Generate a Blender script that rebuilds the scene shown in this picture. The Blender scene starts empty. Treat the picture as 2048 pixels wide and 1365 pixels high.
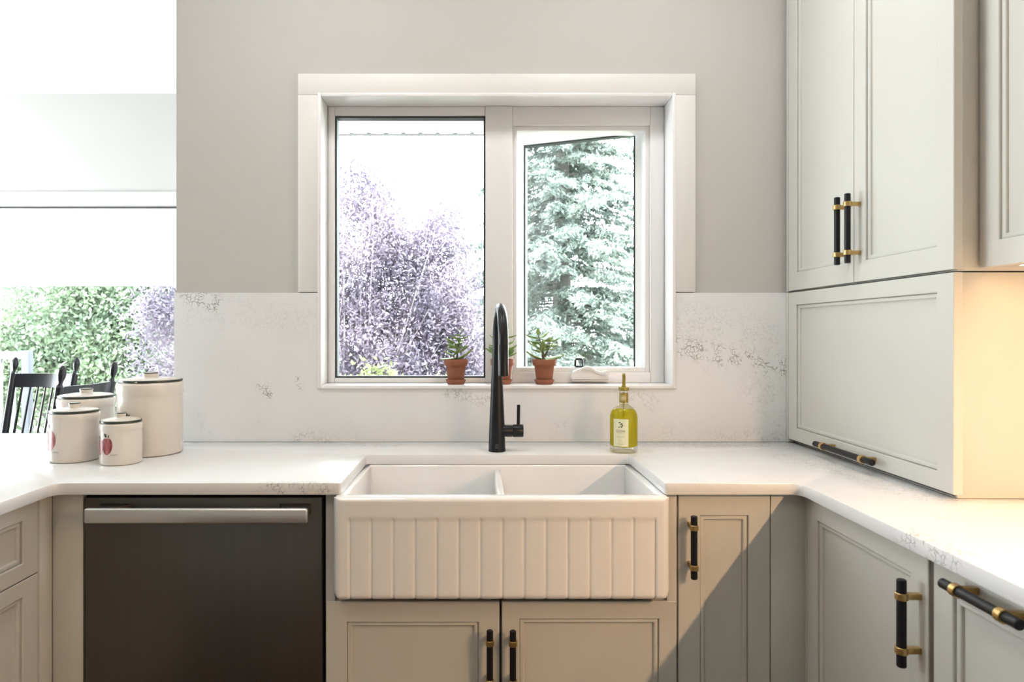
import bpy, bmesh, math, random
import numpy as np
from mathutils import Vector, Matrix

random.seed(7)
rng = np.random.default_rng(11)
S = bpy.context.scene
COL = S.collection

# ------------------------------------------------------------------ camera
CAM_Y, CAM_Z = -2.33, 1.285
cd = bpy.data.cameras.new('camera')
cam = bpy.data.objects.new('camera', cd)
COL.objects.link(cam)
cam.location = (0, CAM_Y, CAM_Z)
cam.rotation_euler = (math.pi / 2, 0, 0)
cd.sensor_width = 36.0
cd.lens = 24.0
cd.shift_x = (1024 - 958) / 2048.0
cd.shift_y = -(682.5 - 665) / 2048.0
cd.clip_start = 0.05
cd.clip_end = 200
cd.dof.use_dof = True
cd.dof.focus_distance = 2.3
cd.dof.aperture_fstop = 5.6
S.camera = cam

# ------------------------------------------------------------------ world, sun, lights, exposure
W = bpy.data.worlds.new('overcast_sky')
S.world = W
W.use_nodes = True
bg = W.node_tree.nodes['Background']
bg.inputs[0].default_value = (0.90, 0.96, 1.0, 1)
bg.inputs[1].default_value = 21.0

sd = bpy.data.lights.new('sun', 'SUN')
sd.energy = 12.0
sd.angle = math.radians(8)
sd.color = (1.0, 0.97, 0.92)
sun = bpy.data.objects.new('sun', sd)
COL.objects.link(sun)
sun.rotation_euler = Vector((-0.35, 0.62, -0.95)).to_track_quat('-Z', 'Y').to_euler()


def area(name, loc, direction, sx, sy, power, color, portal=False, spread=None):
    d = bpy.data.lights.new(name, 'AREA')
    d.shape = 'RECTANGLE'
    d.size, d.size_y = sx, sy
    d.energy = power
    d.color = color
    if spread:
        d.spread = spread
    o = bpy.data.objects.new(name, d)
    COL.objects.link(o)
    o.location = loc
    o.rotation_euler = Vector(direction).to_track_quat('-Z', 'Z').to_euler()
    if portal:
        d.cycles.is_portal = True
    return o


# portals at the room's window openings (no light of their own)
area('portal_dining', (-2.85, 2.36, 1.15), (0, -1, 0), 2.7, 1.95, 1, (1, 1, 1), True)
area('portal_kitchen', (0.06, 0.17, 1.59), (0, -1, 0), 1.2, 1.0, 1, (1, 1, 1), True)
area('portal_left_opening', (-5.28, 0.36, 1.05), (1, 0, 0), 1.9, 2.05, 1, (1, 1, 1), True)
# unseen lights added at ceiling height as fill; the warm one lifts the sink front
for (lx, ly, lw) in ((-0.55, -0.75, 7), (0.55, -0.75, 7)):
    area('ceiling_fill', (lx, ly, 2.83), (0, 0, -1), 0.3, 0.3, lw, (1.0, 1.0, 1.0))
area('ceiling_fill', (-0.8, -2.2, 2.83), (0, 0, -1), 0.3, 0.3, 9, (1.0, 0.76, 0.52))

vs = S.view_settings
vs.view_transform = 'Standard'
vs.look = 'None'
vs.exposure = 0.12
vs.gamma = 1.0
vs.use_curve_mapping = False


# ------------------------------------------------------------------ materials
def newmat(name):
    m = bpy.data.materials.new(name)
    m.use_nodes = True
    nt = m.node_tree
    return m, nt, nt.nodes['Principled BSDF']


def pmat(name, col, rough=0.5, metal=0.0, var=0.0, scale=30.0, bump=0.0, bscale=200.0, stretch=None, spec=0.5, coat=0.0):
    """principled material, colour broken up by noise; optional fine bump"""
    m, nt, b = newmat(name)
    b.inputs['Base Color'].default_value = (*col, 1)
    b.inputs['Roughness'].default_value = rough
    b.inputs['Metallic'].default_value = metal
    b.inputs['Specular IOR Level'].default_value = spec
    b.inputs['Coat Weight'].default_value = coat
    L = nt.links
    tc = nt.nodes.new('ShaderNodeTexCoord')
    mp = nt.nodes.new('ShaderNodeMapping')
    if stretch:
        mp.inputs['Scale'].default_value = stretch
    L.new(tc.outputs['Object'], mp.inputs[0])
    n = nt.nodes.new('ShaderNodeTexNoise')
    n.inputs['Scale'].default_value = scale
    n.inputs['Detail'].default_value = 4
    L.new(mp.outputs[0], n.inputs['Vector'])
    mix = nt.nodes.new('ShaderNodeMix')
    mix.data_type = 'RGBA'
    mix.inputs['A'].default_value = (*[c * (1 - var) for c in col], 1)
    mix.inputs['B'].default_value = (*[min(1, c * (1 + var)) for c in col], 1)
    L.new(n.outputs['Fac'], mix.inputs['Factor'])
    L.new(mix.outputs['Result'], b.inputs['Base Color'])
    if bump:
        n2 = nt.nodes.new('ShaderNodeTexNoise')
        n2.inputs['Scale'].default_value = bscale
        n2.inputs['Detail'].default_value = 3
        L.new(mp.outputs[0], n2.inputs['Vector'])
        bp = nt.nodes.new('ShaderNodeBump')
        bp.inputs['Strength'].default_value = bump
        bp.inputs['Distance'].default_value = 0.002
        L.new(n2.outputs['Fac'], bp.inputs['Height'])
        L.new(bp.outputs[0], b.inputs['Normal'])
    return m


M = {}
M['wall'] = pmat('wall_paint', (0.575, 0.568, 0.548), 0.85, var=0.01, scale=3, bump=0.12, bscale=260)
M['wall_white'] = pmat('dining_wall_paint', (0.80, 0.80, 0.78), 0.85, var=0.01, scale=3, bump=0.12, bscale=260)
M['ceiling'] = pmat('ceiling_paint', (0.88, 0.88, 0.86), 0.9, var=0.01, bump=0.2, bscale=120)
M['trim'] = pmat('trim_paint', (0.80, 0.79, 0.77), 0.45, var=0.01)
M['vinyl'] = pmat('white_vinyl', (0.85, 0.85, 0.86), 0.35, var=0.01)
M['gasket'] = pmat('black_gasket', (0.02, 0.025, 0.03), 0.5, var=0.1)
M['cab'] = pmat('cabinet_paint', (0.565, 0.56, 0.52), 0.42, var=0.012, scale=8, bump=0.03, bscale=400)
M['cab_in'] = pmat('cabinet_interior', (0.10, 0.085, 0.07), 0.7, var=0.05)
M['black'] = pmat('black_bar', (0.008, 0.008, 0.010), 0.42, var=0.1, bump=0.15, bscale=900, spec=0.3)
M['brass'] = pmat('brushed_brass', (0.55, 0.38, 0.16), 0.32, 1.0, var=0.08, scale=60)
M['faucet'] = pmat('matte_black', (0.008, 0.009, 0.012), 0.36, var=0.1, spec=0.3)
M['faucet_mark'] = pmat('faucet_mark', (0.13, 0.14, 0.16), 0.5, var=0.1)
M['sink'] = pmat('fireclay', (0.83, 0.83, 0.83), 0.12, var=0.006, scale=6, coat=0.4)
M['steel_dark'] = pmat('dark_steel', (0.115, 0.108, 0.102), 0.34, 0.85, var=0.08, scale=3, stretch=(40, 40, 0.6))
M['steel'] = pmat('stainless', (0.62, 0.615, 0.61), 0.36, 0.9, var=0.05, scale=4, stretch=(1, 40, 40))
M['rubber'] = pmat('dark_gap', (0.012, 0.012, 0.012), 0.8, var=0.1)
M['canister'] = pmat('cream_stoneware', (0.75, 0.70, 0.635), 0.24, var=0.03, scale=14, coat=0.3)
M['terracotta'] = pmat('terracotta', (0.29, 0.105, 0.06), 0.82, var=0.12, scale=40, bump=0.25, bscale=300)
M['soil'] = pmat('soil', (0.05, 0.035, 0.025), 0.95, var=0.4, scale=90, bump=0.8, bscale=150)
M['stem'] = pmat('jade_stem', (0.12, 0.12, 0.06), 0.7, var=0.2)
M['chair'] = pmat('black_lacquer', (0.010, 0.010, 0.016), 0.25, var=0.1, coat=0.3)
M['table'] = pmat('white_table', (0.82, 0.82, 0.82), 0.35, var=0.01)
M['blind'] = pmat('blind_fabric', (0.85, 0.85, 0.84), 0.8, var=0.01, bump=0.2, bscale=600)
M['floor'] = pmat('wood_floor', (0.085, 0.052, 0.034), 0.42, var=0.3, scale=4, stretch=(12, 1, 1))
M['ground'] = pmat('pale_bounce_ground', (0.40, 0.40, 0.38), 0.9, var=0.12, scale=3, bump=0.3, bscale=40)
M['lawn'] = pmat('lawn', (0.15, 0.19, 0.09), 0.9, var=0.3, scale=6, bump=0.5, bscale=60)
M['soffit'] = pmat('soffit_vinyl', (0.90, 0.90, 0.90), 0.5, var=0.01)
M['shadow_gap'] = pmat('soffit_channel_shade', (0.18, 0.18, 0.19), 0.7, var=0.1)  # edge channel, and the shade painted at the groove ends
M['deck'] = pmat('deck_paint', (0.05, 0.055, 0.07), 0.6, var=0.08)
M['deck_pale'] = pmat('deck_rail_paint', (0.16, 0.165, 0.18), 0.6, var=0.04)
M['bark'] = pmat('bark', (0.10, 0.095, 0.085), 0.9, var=0.3, scale=20, bump=0.6, bscale=50)
M['twig'] = pmat('pale_twig', (0.28, 0.25, 0.27), 0.8, var=0.2, scale=20)
M['fence'] = pmat('pale_fence', (0.72, 0.70, 0.68), 0.8, var=0.06)
M['gold_cap'] = pmat('olive_gold', (0.33, 0.26, 0.05), 0.38, 0.35, var=0.1)
M['gold_pale'] = pmat('pale_gold_print', (0.62, 0.56, 0.32), 0.5, var=0.1)
M['label'] = pmat('label_paper', (0.78, 0.80, 0.58), 0.7, var=0.03)
M['ink'] = pmat('label_ink', (0.07, 0.09, 0.04), 0.7, var=0.1)
M['ink_pale'] = pmat('label_ink_pale', (0.42, 0.44, 0.28), 0.7, var=0.1)
M['leaf_ink'] = pmat('dark_green_glaze', (0.030, 0.042, 0.030), 0.35, var=0.15)
M['sign_ink'] = pmat('grey_glaze', (0.16, 0.15, 0.13), 0.5, var=0.15)
M['pearl'] = pmat('crank_plastic', (0.80, 0.79, 0.78), 0.35, var=0.01)


def chipped():
    m, nt, b = newmat('green_glaze_rim')
    L = nt.links
    tc = nt.nodes.new('ShaderNodeTexCoord')
    n = nt.nodes.new('ShaderNodeTexNoise')
    n.inputs['Scale'].default_value = 38
    n.inputs['Detail'].default_value = 2
    r = nt.nodes.new('ShaderNodeValToRGB')
    r.color_ramp.elements[0].position = 0.70
    r.color_ramp.elements[0].color = (0.030, 0.042, 0.032, 1)
    r.color_ramp.elements[1].position = 0.715
    r.color_ramp.elements[1].color = (0.75, 0.70, 0.62, 1)
    L.new(tc.outputs['Object'], n.inputs['Vector'])
    L.new(n.outputs['Fac'], r.inputs[0])
    L.new(r.outputs[0], b.inputs['Base Color'])
    b.inputs['Roughness'].default_value = 0.3
    return m


M['rim_green'] = chipped()


def apple_mat():
    m, nt, b = newmat('apple_red_glaze')
    L = nt.links
    tc = nt.nodes.new('ShaderNodeTexCoord')
    mp = nt.nodes.new('ShaderNodeMapping')
    mp.inputs['Scale'].default_value = (160, 160, 35)
    n = nt.nodes.new('ShaderNodeTexNoise')
    n.inputs['Scale'].default_value = 1.0
    n.inputs['Detail'].default_value = 5
    r = nt.nodes.new('ShaderNodeValToRGB')
    e = r.color_ramp.elements
    e[0].position = 0.40
    e[0].color = (0.22, 0.022, 0.028, 1)
    e[1].position = 0.72
    e[1].color = (0.52, 0.20, 0.20, 1)
    L.new(tc.outputs['Object'], mp.inputs[0])
    L.new(mp.outputs[0], n.inputs['Vector'])
    L.new(n.outputs['Fac'], r.inputs[0])
    L.new(r.outputs[0], b.inputs['Base Color'])
    b.inputs['Roughness'].default_value = 0.3
    return m


M['apple'] = apple_mat()


def leafmat(name, c1, c2, rough=0.5, transl=0.4, scale=3.0):
    m = bpy.data.materials.new(name)
    m.use_nodes = True
    nt = m.node_tree
    L = nt.links
    b = nt.nodes['Principled BSDF']
    out = nt.nodes['Material Output']
    b.inputs['Roughness'].default_value = rough
    tc = nt.nodes.new('ShaderNodeTexCoord')
    n = nt.nodes.new('ShaderNodeTexNoise')
    n.inputs['Scale'].default_value = scale
    n.inputs['Detail'].default_value = 6
    r = nt.nodes.new('ShaderNodeValToRGB')
    r.color_ramp.elements[0].position = 0.35
    r.color_ramp.elements[0].color = (*c1, 1)
    r.color_ramp.elements[1].position = 0.65
    r.color_ramp.elements[1].color = (*c2, 1)
    t = nt.nodes.new('ShaderNodeBsdfTranslucent')
    mx = nt.nodes.new('ShaderNodeMixShader')
    mx.inputs[0].default_value = transl
    L.new(tc.outputs['Object'], n.inputs['Vector'])
    L.new(n.outputs['Fac'], r.inputs[0])
    L.new(r.outputs[0], b.inputs['Base Color'])
    L.new(r.outputs[0], t.inputs['Color'])
    L.new(b.outputs[0], mx.inputs[1])
    L.new(t.outputs[0], mx.inputs[2])
    L.new(mx.outputs[0], out.inputs['Surface'])
    return m


M['jade'] = leafmat('jade_leaf', (0.19, 0.31, 0.09), (0.40, 0.52, 0.22), 0.35, 0.25, 40)
M['purple'] = leafmat('purple_leaf', (0.070, 0.060, 0.092), (0.23, 0.19, 0.24), 0.55, 0.35, 2.0)
M['spruce'] = leafmat('spruce_needles', (0.085, 0.115, 0.10), (0.22, 0.265, 0.235), 0.6, 0.3, 2.2)
M['green'] = leafmat('green_leaf', (0.085, 0.13, 0.088), (0.24, 0.30, 0.20), 0.5, 0.4, 2.0)
M['hedge'] = leafmat('yellow_green_leaf', (0.13, 0.16, 0.06), (0.30, 0.32, 0.17), 0.5, 0.4, 3.0)


def glassmat(name, tint=(1, 1, 1), refl=1.0):
    m = bpy.data.materials.new(name)
    m.use_nodes = True
    nt = m.node_tree
    L = nt.links
    nt.nodes.remove(nt.nodes['Principled BSDF'])
    out = nt.nodes['Material Output']
    t = nt.nodes.new('ShaderNodeBsdfTransparent')
    t.inputs[0].default_value = (*tint, 1)
    g = nt.nodes.new('ShaderNodeBsdfGlossy')
    g.inputs['Roughness'].default_value = 0.0
    f = nt.nodes.new('ShaderNodeFresnel')
    f.inputs[0].default_value = 1.45
    mm = nt.nodes.new('ShaderNodeMath')
    mm.operation = 'MULTIPLY'
    mm.inputs[1].default_value = refl
    mx = nt.nodes.new('ShaderNodeMixShader')
    L.new(f.outputs[0], mm.inputs[0])
    L.new(mm.outputs[0], mx.inputs[0])
    L.new(t.outputs[0], mx.inputs[1])
    L.new(g.outputs[0], mx.inputs[2])
    L.new(mx.outputs[0], out.inputs['Surface'])
    return m


M['glass'] = glassmat('window_glass', (0.97, 0.985, 0.98))


def refract(name, col, ior):
    m, nt, b = newmat(name)
    b.inputs['Base Color'].default_value = (*col, 1)
    b.inputs['Roughness'].default_value = 0.0
    b.inputs['IOR'].default_value = ior
    b.inputs['Transmission Weight'].default_value = 1.0
    return m


M['bottle'] = glassmat('clear_bottle_glass', (0.99, 0.995, 0.98), 0.55)


def liquid():
    m = bpy.data.materials.new('yellow_green_oil')
    m.use_nodes = True
    nt = m.node_tree
    L = nt.links
    nt.nodes.remove(nt.nodes['Principled BSDF'])
    t = nt.nodes.new('ShaderNodeBsdfTransparent')
    t.inputs[0].default_value = (0.84, 0.80, 0.20, 1)
    d = nt.nodes.new('ShaderNodeBsdfTranslucent')
    d.inputs[0].default_value = (0.76, 0.68, 0.05, 1)
    e = nt.nodes.new('ShaderNodeBsdfDiffuse')
    e.inputs[0].default_value = (0.68, 0.61, 0.05, 1)
    m0 = nt.nodes.new('ShaderNodeMixShader')
    m0.inputs[0].default_value = 0.5
    m1 = nt.nodes.new('ShaderNodeMixShader')
    m1.inputs[0].default_value = 0.45
    L.new(d.outputs[0], m0.inputs[1])
    L.new(e.outputs[0], m0.inputs[2])
    L.new(t.outputs[0], m1.inputs[1])
    L.new(m0.outputs[0], m1.inputs[2])
    L.new(m1.outputs[0], nt.nodes['Material Output'].inputs['Surface'])
    return m


M['oil'] = liquid()


def quartz(name, rough):
    m, nt, b = newmat(name)
    L = nt.links
    N = nt.nodes.new

    def math_(op, a=None, c=None, clamp=False):
        x = N('ShaderNodeMath')
        x.operation = op
        x.use_clamp = clamp
        for i, v in enumerate((a, c)):
            if v is None:
                continue
            if isinstance(v, (int, float)):
                x.inputs[i].default_value = v
            else:
                L.new(v, x.inputs[i])
        return x.outputs[0]

    geo = N('ShaderNodeNewGeometry')
    P = geo.outputs['Position']
    # warped coordinates for thin crackled veins
    wn = N('ShaderNodeTexNoise')
    wn.inputs['Scale'].default_value = 34
    wn.inputs['Detail'].default_value = 3
    L.new(P, wn.inputs['Vector'])
    sc = N('ShaderNodeVectorMath')
    sc.operation = 'SCALE'
    sc.inputs['Scale'].default_value = 0.035
    sub = N('ShaderNodeVectorMath')
    sub.operation = 'SUBTRACT'
    sub.inputs[1].default_value = (0.5, 0.5, 0.5)
    L.new(wn.outputs['Color'], sub.inputs[0])
    L.new(sub.outputs[0], sc.inputs[0])
    add = N('ShaderNodeVectorMath')
    add.operation = 'ADD'
    L.new(P, add.inputs[0])
    L.new(sc.outputs[0], add.inputs[1])
    v = N('ShaderNodeTexVoronoi')
    v.feature = 'DISTANCE_TO_EDGE'
    v.inputs['Scale'].default_value = 74
    L.new(add.outputs[0], v.inputs['Vector'])
    line = N('ShaderNodeMapRange')
    line.inputs['From Min'].default_value = 0.02
    line.inputs['From Max'].default_value = 0.085
    line.inputs['To Min'].default_value = 1
    line.inputs['To Max'].default_value = 0
    L.new(v.outputs['Distance'], line.inputs['Value'])
    # breaks in the lines
    br = N('ShaderNodeTexNoise')
    br.inputs['Scale'].default_value = 34
    br.inputs['Detail'].default_value = 2
    L.new(P, br.inputs['Vector'])
    brk = N('ShaderNodeMapRange')
    brk.inputs['From Min'].default_value = 0.41
    brk.inputs['From Max'].default_value = 0.52
    L.new(br.outputs['Fac'], brk.inputs['Value'])
    # where the veins gather: bands of stone, as capsule distances (world metres)
    sep = N('ShaderNodeSeparateXYZ')
    L.new(P, sep.inputs[0])

    def seg(a, c, width, amp):
        ax = Vector(a)
        d = Vector(c) - ax
        s1 = N('ShaderNodeVectorMath')
        s1.operation = 'SUBTRACT'
        s1.inputs[1].default_value = a
        L.new(P, s1.inputs[0])
        dt = N('ShaderNodeVectorMath')
        dt.operation = 'DOT_PRODUCT'
        dt.inputs[1].default_value = tuple(d / d.length_squared)
        L.new(s1.outputs[0], dt.inputs[0])
        t = math_('ADD', dt.outputs['Value'], 0.0, True)
        s2 = N('ShaderNodeVectorMath')
        s2.operation = 'SCALE'
        s2.inputs[0].default_value = tuple(d)
        L.new(t, s2.inputs['Scale'])
        s3 = N('ShaderNodeVectorMath')
        s3.operation = 'DISTANCE'
        L.new(s1.outputs[0], s3.inputs[0])
        L.new(s2.outputs[0], s3.inputs[1])
        mr = N('ShaderNodeMapRange')
        mr.interpolation_type = 'SMOOTHSTEP'
        mr.inputs['From Min'].default_value = width * 0.25
        mr.inputs['From Max'].default_value = width
        mr.inputs['To Min'].default_value = amp
        mr.inputs['To Max'].default_value = 0
        L.new(s3.outputs['Value'], mr.inputs['Value'])
        return mr.outputs[0]

    segs = [seg((0.62, -0.02, 1.25), (1.08, -0.02, 1.155), 0.055, 1.0),
            seg((0.70, -0.02, 1.31), (0.95, -0.02, 1.24), 0.14, 0.28),
            seg((0.95, -0.02, 1.10), (1.05, -0.02, 0.94), 0.10, 0.25),
            seg((-0.98, -0.02, 1.41), (-0.90, -0.02, 1.385), 0.05, 1.0),
            seg((-0.95, -0.02, 1.36), (-0.60, -0.02, 1.33), 0.10, 0.16),
            seg((-0.74, -0.02, 1.10), (-0.71, -0.02, 1.075), 0.022, 1.0),
            seg((-0.615, -0.02, 1.125), (-0.60, -0.02, 1.10), 0.018, 0.9),
            seg((-0.10, -0.02, 1.085), (0.03, -0.02, 1.05), 0.035, 0.55),
            seg((0.50, -0.02, 1.08), (0.58, -0.02, 1.05), 0.05, 0.35),
            seg((-0.60, -0.03, 0.914), (-0.28, -0.10, 0.914), 0.06, 0.5),
            seg((0.40, -0.10, 0.914), (1.0, -0.06, 0.914), 0.09, 0.5),
            seg((0.93, -0.30, 0.914), (1.02, -0.80, 0.914), 0.10, 0.4),
            seg((0.79, -1.06, 0.905), (0.80, -1.18, 0.905), 0.05, 0.7),
            seg((-0.52, -0.65, 0.90), (-0.38, -0.65, 0.905), 0.03, 0.7)]
    acc = segs[0]
    for s_ in segs[1:]:
        acc = math_('MAXIMUM', acc, s_)
    # sparse scatter everywhere
    sp = N('ShaderNodeTexNoise')
    sp.inputs['Scale'].default_value = 9
    sp.inputs['Detail'].default_value = 3
    L.new(P, sp.inputs['Vector'])
    spr = N('ShaderNodeMapRange')
    spr.inputs['From Min'].default_value = 0.60
    spr.inputs['From Max'].default_value = 0.72
    spr.inputs['To Max'].default_value = 0.22
    L.new(sp.outputs['Fac'], spr.inputs['Value'])
    mask = math_('MAXIMUM', acc, spr.outputs[0])
    k = math_('MULTIPLY', math_('MULTIPLY', line.outputs[0], brk.outputs[0]), mask)
    k = math_('MULTIPLY', k, 0.72, True)
    # faint cloudiness
    cl = N('ShaderNodeTexNoise')
    cl.inputs['Scale'].default_value = 5
    cl.inputs['Detail'].default_value = 6
    L.new(P, cl.inputs['Vector'])
    base = N('ShaderNodeMix')
    base.data_type = 'RGBA'
    base.inputs['A'].default_value = (0.725, 0.735, 0.745, 1)
    base.inputs['B'].default_value = (0.79, 0.80, 0.81, 1)
    L.new(cl.outputs['Fac'], base.inputs['Factor'])
    mx = N('ShaderNodeMix')
    mx.data_type = 'RGBA'
    mx.inputs['B'].default_value = (0.10, 0.10, 0.10, 1)
    L.new(base.outputs['Result'], mx.inputs['A'])
    L.new(k, mx.inputs['Factor'])
    L.new(mx.outputs['Result'], b.inputs['Base Color'])
    b.inputs['Roughness'].default_value = rough
    return m


M['quartz'] = quartz('white_quartz', 0.2)
M['quartz_honed'] = quartz('white_quartz_honed', 0.5)


def emit(name, col, strength):
    m, nt, b = newmat(name)
    b.inputs['Base Color'].default_value = (*col, 1)
    b.inputs['Emission Color'].default_value = (*col, 1)
    b.inputs['Emission Strength'].default_value = strength
    return m


M['led'] = emit('warm_led', (1.0, 0.75, 0.45), 6.0)


# ------------------------------------------------------------------ mesh helpers
class MB:
    """collects shapes (world coordinates) into one mesh object"""

    def __init__(self):
        self.v = []
        self.f = []
        self.mats = None

    def _add(self, bm):
        o = len(self.v)
        bm.verts.ensure_lookup_table()
        bm.verts.index_update()
        self.v += [tuple(x.co) for x in bm.verts]
        self.f += [tuple(o + y.index for y in x.verts) for x in bm.faces]
        bm.free()
        return self

    def raw(self, vs_, fs):
        o = len(self.v)
        self.v += [tuple(x) for x in vs_]
        self.f += [tuple(o + i for i in f) for f in fs]
        return self

    def box(self, x0, x1, y0, y1, z0, z1, bev=0.0, seg=2, fr=None):
        """axis box; fr=(origin,U,V,N) maps local to world"""
        bm = bmesh.new()
        c = [(x, y, z) for z in (z0, z1) for y in (y0, y1) for x in (x0, x1)]
        vs_ = [bm.verts.new(p) for p in c]
        for f in ((0, 2, 3, 1), (4, 5, 7, 6), (0, 1, 5, 4), (2, 6, 7, 3), (0, 4, 6, 2), (1, 3, 7, 5)):
            bm.faces.new([vs_[i] for i in f])
        if bev:
            bmesh.ops.bevel(bm, geom=list(bm.edges), offset=bev, segments=seg, affect='EDGES', profile=0.5)
        if fr:
            o, U, V, Nn = fr
            for x in bm.verts:
                x.co = o + U * x.co.x + V * x.co.y + Nn * x.co.z
        bmesh.ops.recalc_face_normals(bm, faces=bm.faces)
        return self._add(bm)

    def ring(self, x0, x1, y0, y1, prof, fr):
        """mitred rectangular frame; prof = (inset u, inset v, height) around the section"""
        o, U, V, Nn = fr
        flip = U.cross(V).dot(Nn) < 0
        vs_, fs = [], []
        for a, b, n in prof:
            for x, y in ((x0 + a, y0 + b), (x1 - a, y0 + b), (x1 - a, y1 - b), (x0 + a, y1 - b)):
                vs_.append(o + U * x + V * y + Nn * n)
        k = len(prof)
        for j in range(k):
            for i in range(4):
                f = (j * 4 + i, j * 4 + (i + 1) % 4, ((j + 1) % k) * 4 + (i + 1) % 4, ((j + 1) % k) * 4 + i)
                fs.append(tuple(reversed(f)) if flip else f)
        return self.raw(vs_, fs)

    def lathe(self, prof, c, axis=(0, 0, 1), n=32, capped=True):
        a = Vector(axis).normalized()
        q = a.to_track_quat('Z', 'Y')
        c = Vector(c)
        vs_, fs = [], []
        for (r, h) in prof:
            for i in range(n):
                t = 2 * math.pi * i / n
                vs_.append(c + q @ Vector((r * math.cos(t), r * math.sin(t), h)))
        for j in range(len(prof) - 1):
            for i in range(n):
                k = (i + 1) % n
                fs.append((j * n + i, j * n + k, (j + 1) * n + k, (j + 1) * n + i))
        if capped:
            fs.append(tuple(reversed(range(n))))
            m = (len(prof) - 1) * n
            fs.append(tuple(range(m, m + n)))
        return self.raw(vs_, fs)

    def cyl(self, p0, p1, r, n=20, bev=0.0, r1=None):
        p0, p1 = Vector(p0), Vector(p1)
        h = (p1 - p0).length
        r1 = r if r1 is None else r1
        prof = [(r, 0), (r1, h)] if not bev else [(r - bev, 0), (r, bev), (r1, h - bev), (r1 - bev, h)]
        return self.lathe(prof, p0, p1 - p0, n)

    def tube(self, pts, rad, n=14, cap=True):
        pts = [Vector(p) for p in pts]
        if not isinstance(rad, (list, tuple)):
            rad = [rad] * len(pts)
        vs_, fs = [], []
        ref = None
        for i, p in enumerate(pts):
            t = (pts[min(i + 1, len(pts) - 1)] - pts[max(i - 1, 0)]).normalized()
            if ref is None:
                ref = t.orthogonal().normalized()
            ref = (ref - t * ref.dot(t)).normalized()
            b = t.cross(ref)
            for k in range(n):
                a = 2 * math.pi * k / n
                vs_.append(p + (ref * math.cos(a) + b * math.sin(a)) * rad[i])
        for j in range(len(pts) - 1):
            for i in range(n):
                k = (i + 1) % n
                fs.append((j * n + i, j * n + k, (j + 1) * n + k, (j + 1) * n + i))
        if cap:
            fs.append(tuple(reversed(range(n))))
            m = (len(pts) - 1) * n
            fs.append(tuple(range(m, m + n)))
        return self.raw(vs_, fs)

    def prism(self, poly, z0, z1, bev=0.0, seg=2, fr=None):
        bm = bmesh.new()
        lo = [bm.verts.new((x, y, z0)) for x, y in poly]
        hi = [bm.verts.new((x, y, z1)) for x, y in poly]
        n = len(poly)
        bm.faces.new(list(reversed(lo)))
        top = bm.faces.new(hi)
        for i in range(n):
            k = (i + 1) % n
            bm.faces.new((lo[i], lo[k], hi[k], hi[i]))
        bmesh.ops.recalc_face_normals(bm, faces=bm.faces)
        if bev:
            ed = [e for e in bm.edges if (e.verts[0].co.z == z1) == (e.verts[1].co.z == z1)]
            bmesh.ops.bevel(bm, geom=ed, offset=bev, segments=seg, affect='EDGES', profile=0.5)
        bmesh.ops.triangulate(bm, faces=[f for f in bm.faces if len(f.verts) > 4])
        if fr:
            o, U, V, Nn = fr
            for x in bm.verts:
                x.co = o + U * x.co.x + V * x.co.y + Nn * x.co.z
            bmesh.ops.recalc_face_normals(bm, faces=bm.faces)
        return self._add(bm)

    def build(self, name, mat, parent=None, origin=None, smooth=40):
        me = bpy.data.meshes.new(name)
        base = Vector(origin) if origin is not None else Vector((0, 0, 0))
        if parent is not None:
            base = world_loc(parent)
        me.from_pydata([tuple(Vector(p) - base) for p in self.v], [], self.f)
        me.materials.append(M[mat] if isinstance(mat, str) else mat)
        if smooth:
            me.shade_smooth()
            me.set_sharp_from_angle(angle=math.radians(smooth))
        me.update()
        o = bpy.data.objects.new(name, me)
        COL.objects.link(o)
        if parent is not None:
            o.parent = parent
        else:
            o.location = base
        return o


def world_loc(o):
    p = Vector(o.location)
    while o.parent:
        o = o.parent
        p = p + Vector(o.location)
    return p


def tag(o, label=None, cat=None, group=None, kind=None):
    for k, v in (('label', label), ('category', cat), ('group', group), ('kind', kind)):
        if v:
            o[k] = v
    return o


def thing(name, loc, label, cat, group=None):
    o = bpy.data.objects.new(name, None)
    o.empty_display_size = 0.05
    COL.objects.link(o)
    o.location = loc
    return tag(o, label, cat, group)


def struct(name, loc=None):
    o = bpy.data.objects.new(name, None)
    o.empty_display_size = 0.05
    COL.objects.link(o)
    o.location = loc or (0, 0, 0)
    o['kind'] = 'structure'
    return o


def st(mb, name, mat, smooth=40):
    return tag(mb.build(name, mat, smooth=smooth), kind='structure')


# ------------------------------------------------------------------ room shell
CZ = 2.86           # ceiling
TOP = 0.914         # worktop
st(MB().box(-5.4, 1.6, -4.6, 2.3, -0.08, 0.0), 'floor', 'floor')
st(MB().box(-5.4, 1.6, -4.6, 2.42, CZ, CZ + 0.1), 'ceiling', 'ceiling')
# back wall with the window opening
WX0, WX1, WZ0, WZ1 = -0.534, 0.654, 1.106, 2.083   # opening
OG = 0.013
st(MB().box(-1.033, WX0 - OG, 0, 0.17, 0, CZ).box(WX1 + OG, 1.6, 0, 0.17, 0, CZ)
   .box(WX0 - OG, WX1 + OG, 0, 0.17, 0, WZ0 - OG).box(WX0 - OG, WX1 + OG, 0, 0.17, WZ1 + OG, CZ), 'wall_back', 'wall')
st(MB().box(1.442, 1.6, -4.6, -0.001, 0, CZ), 'wall_right', 'wall')
st(MB().box(-5.4, 1.6, -4.75, -4.6, 0, CZ), 'wall_rear', 'wall')
st(MB().box(-1.09, -1.005, 0.171, 2.17, 0, CZ), 'wall_dining_side', 'wall_white')
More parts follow.
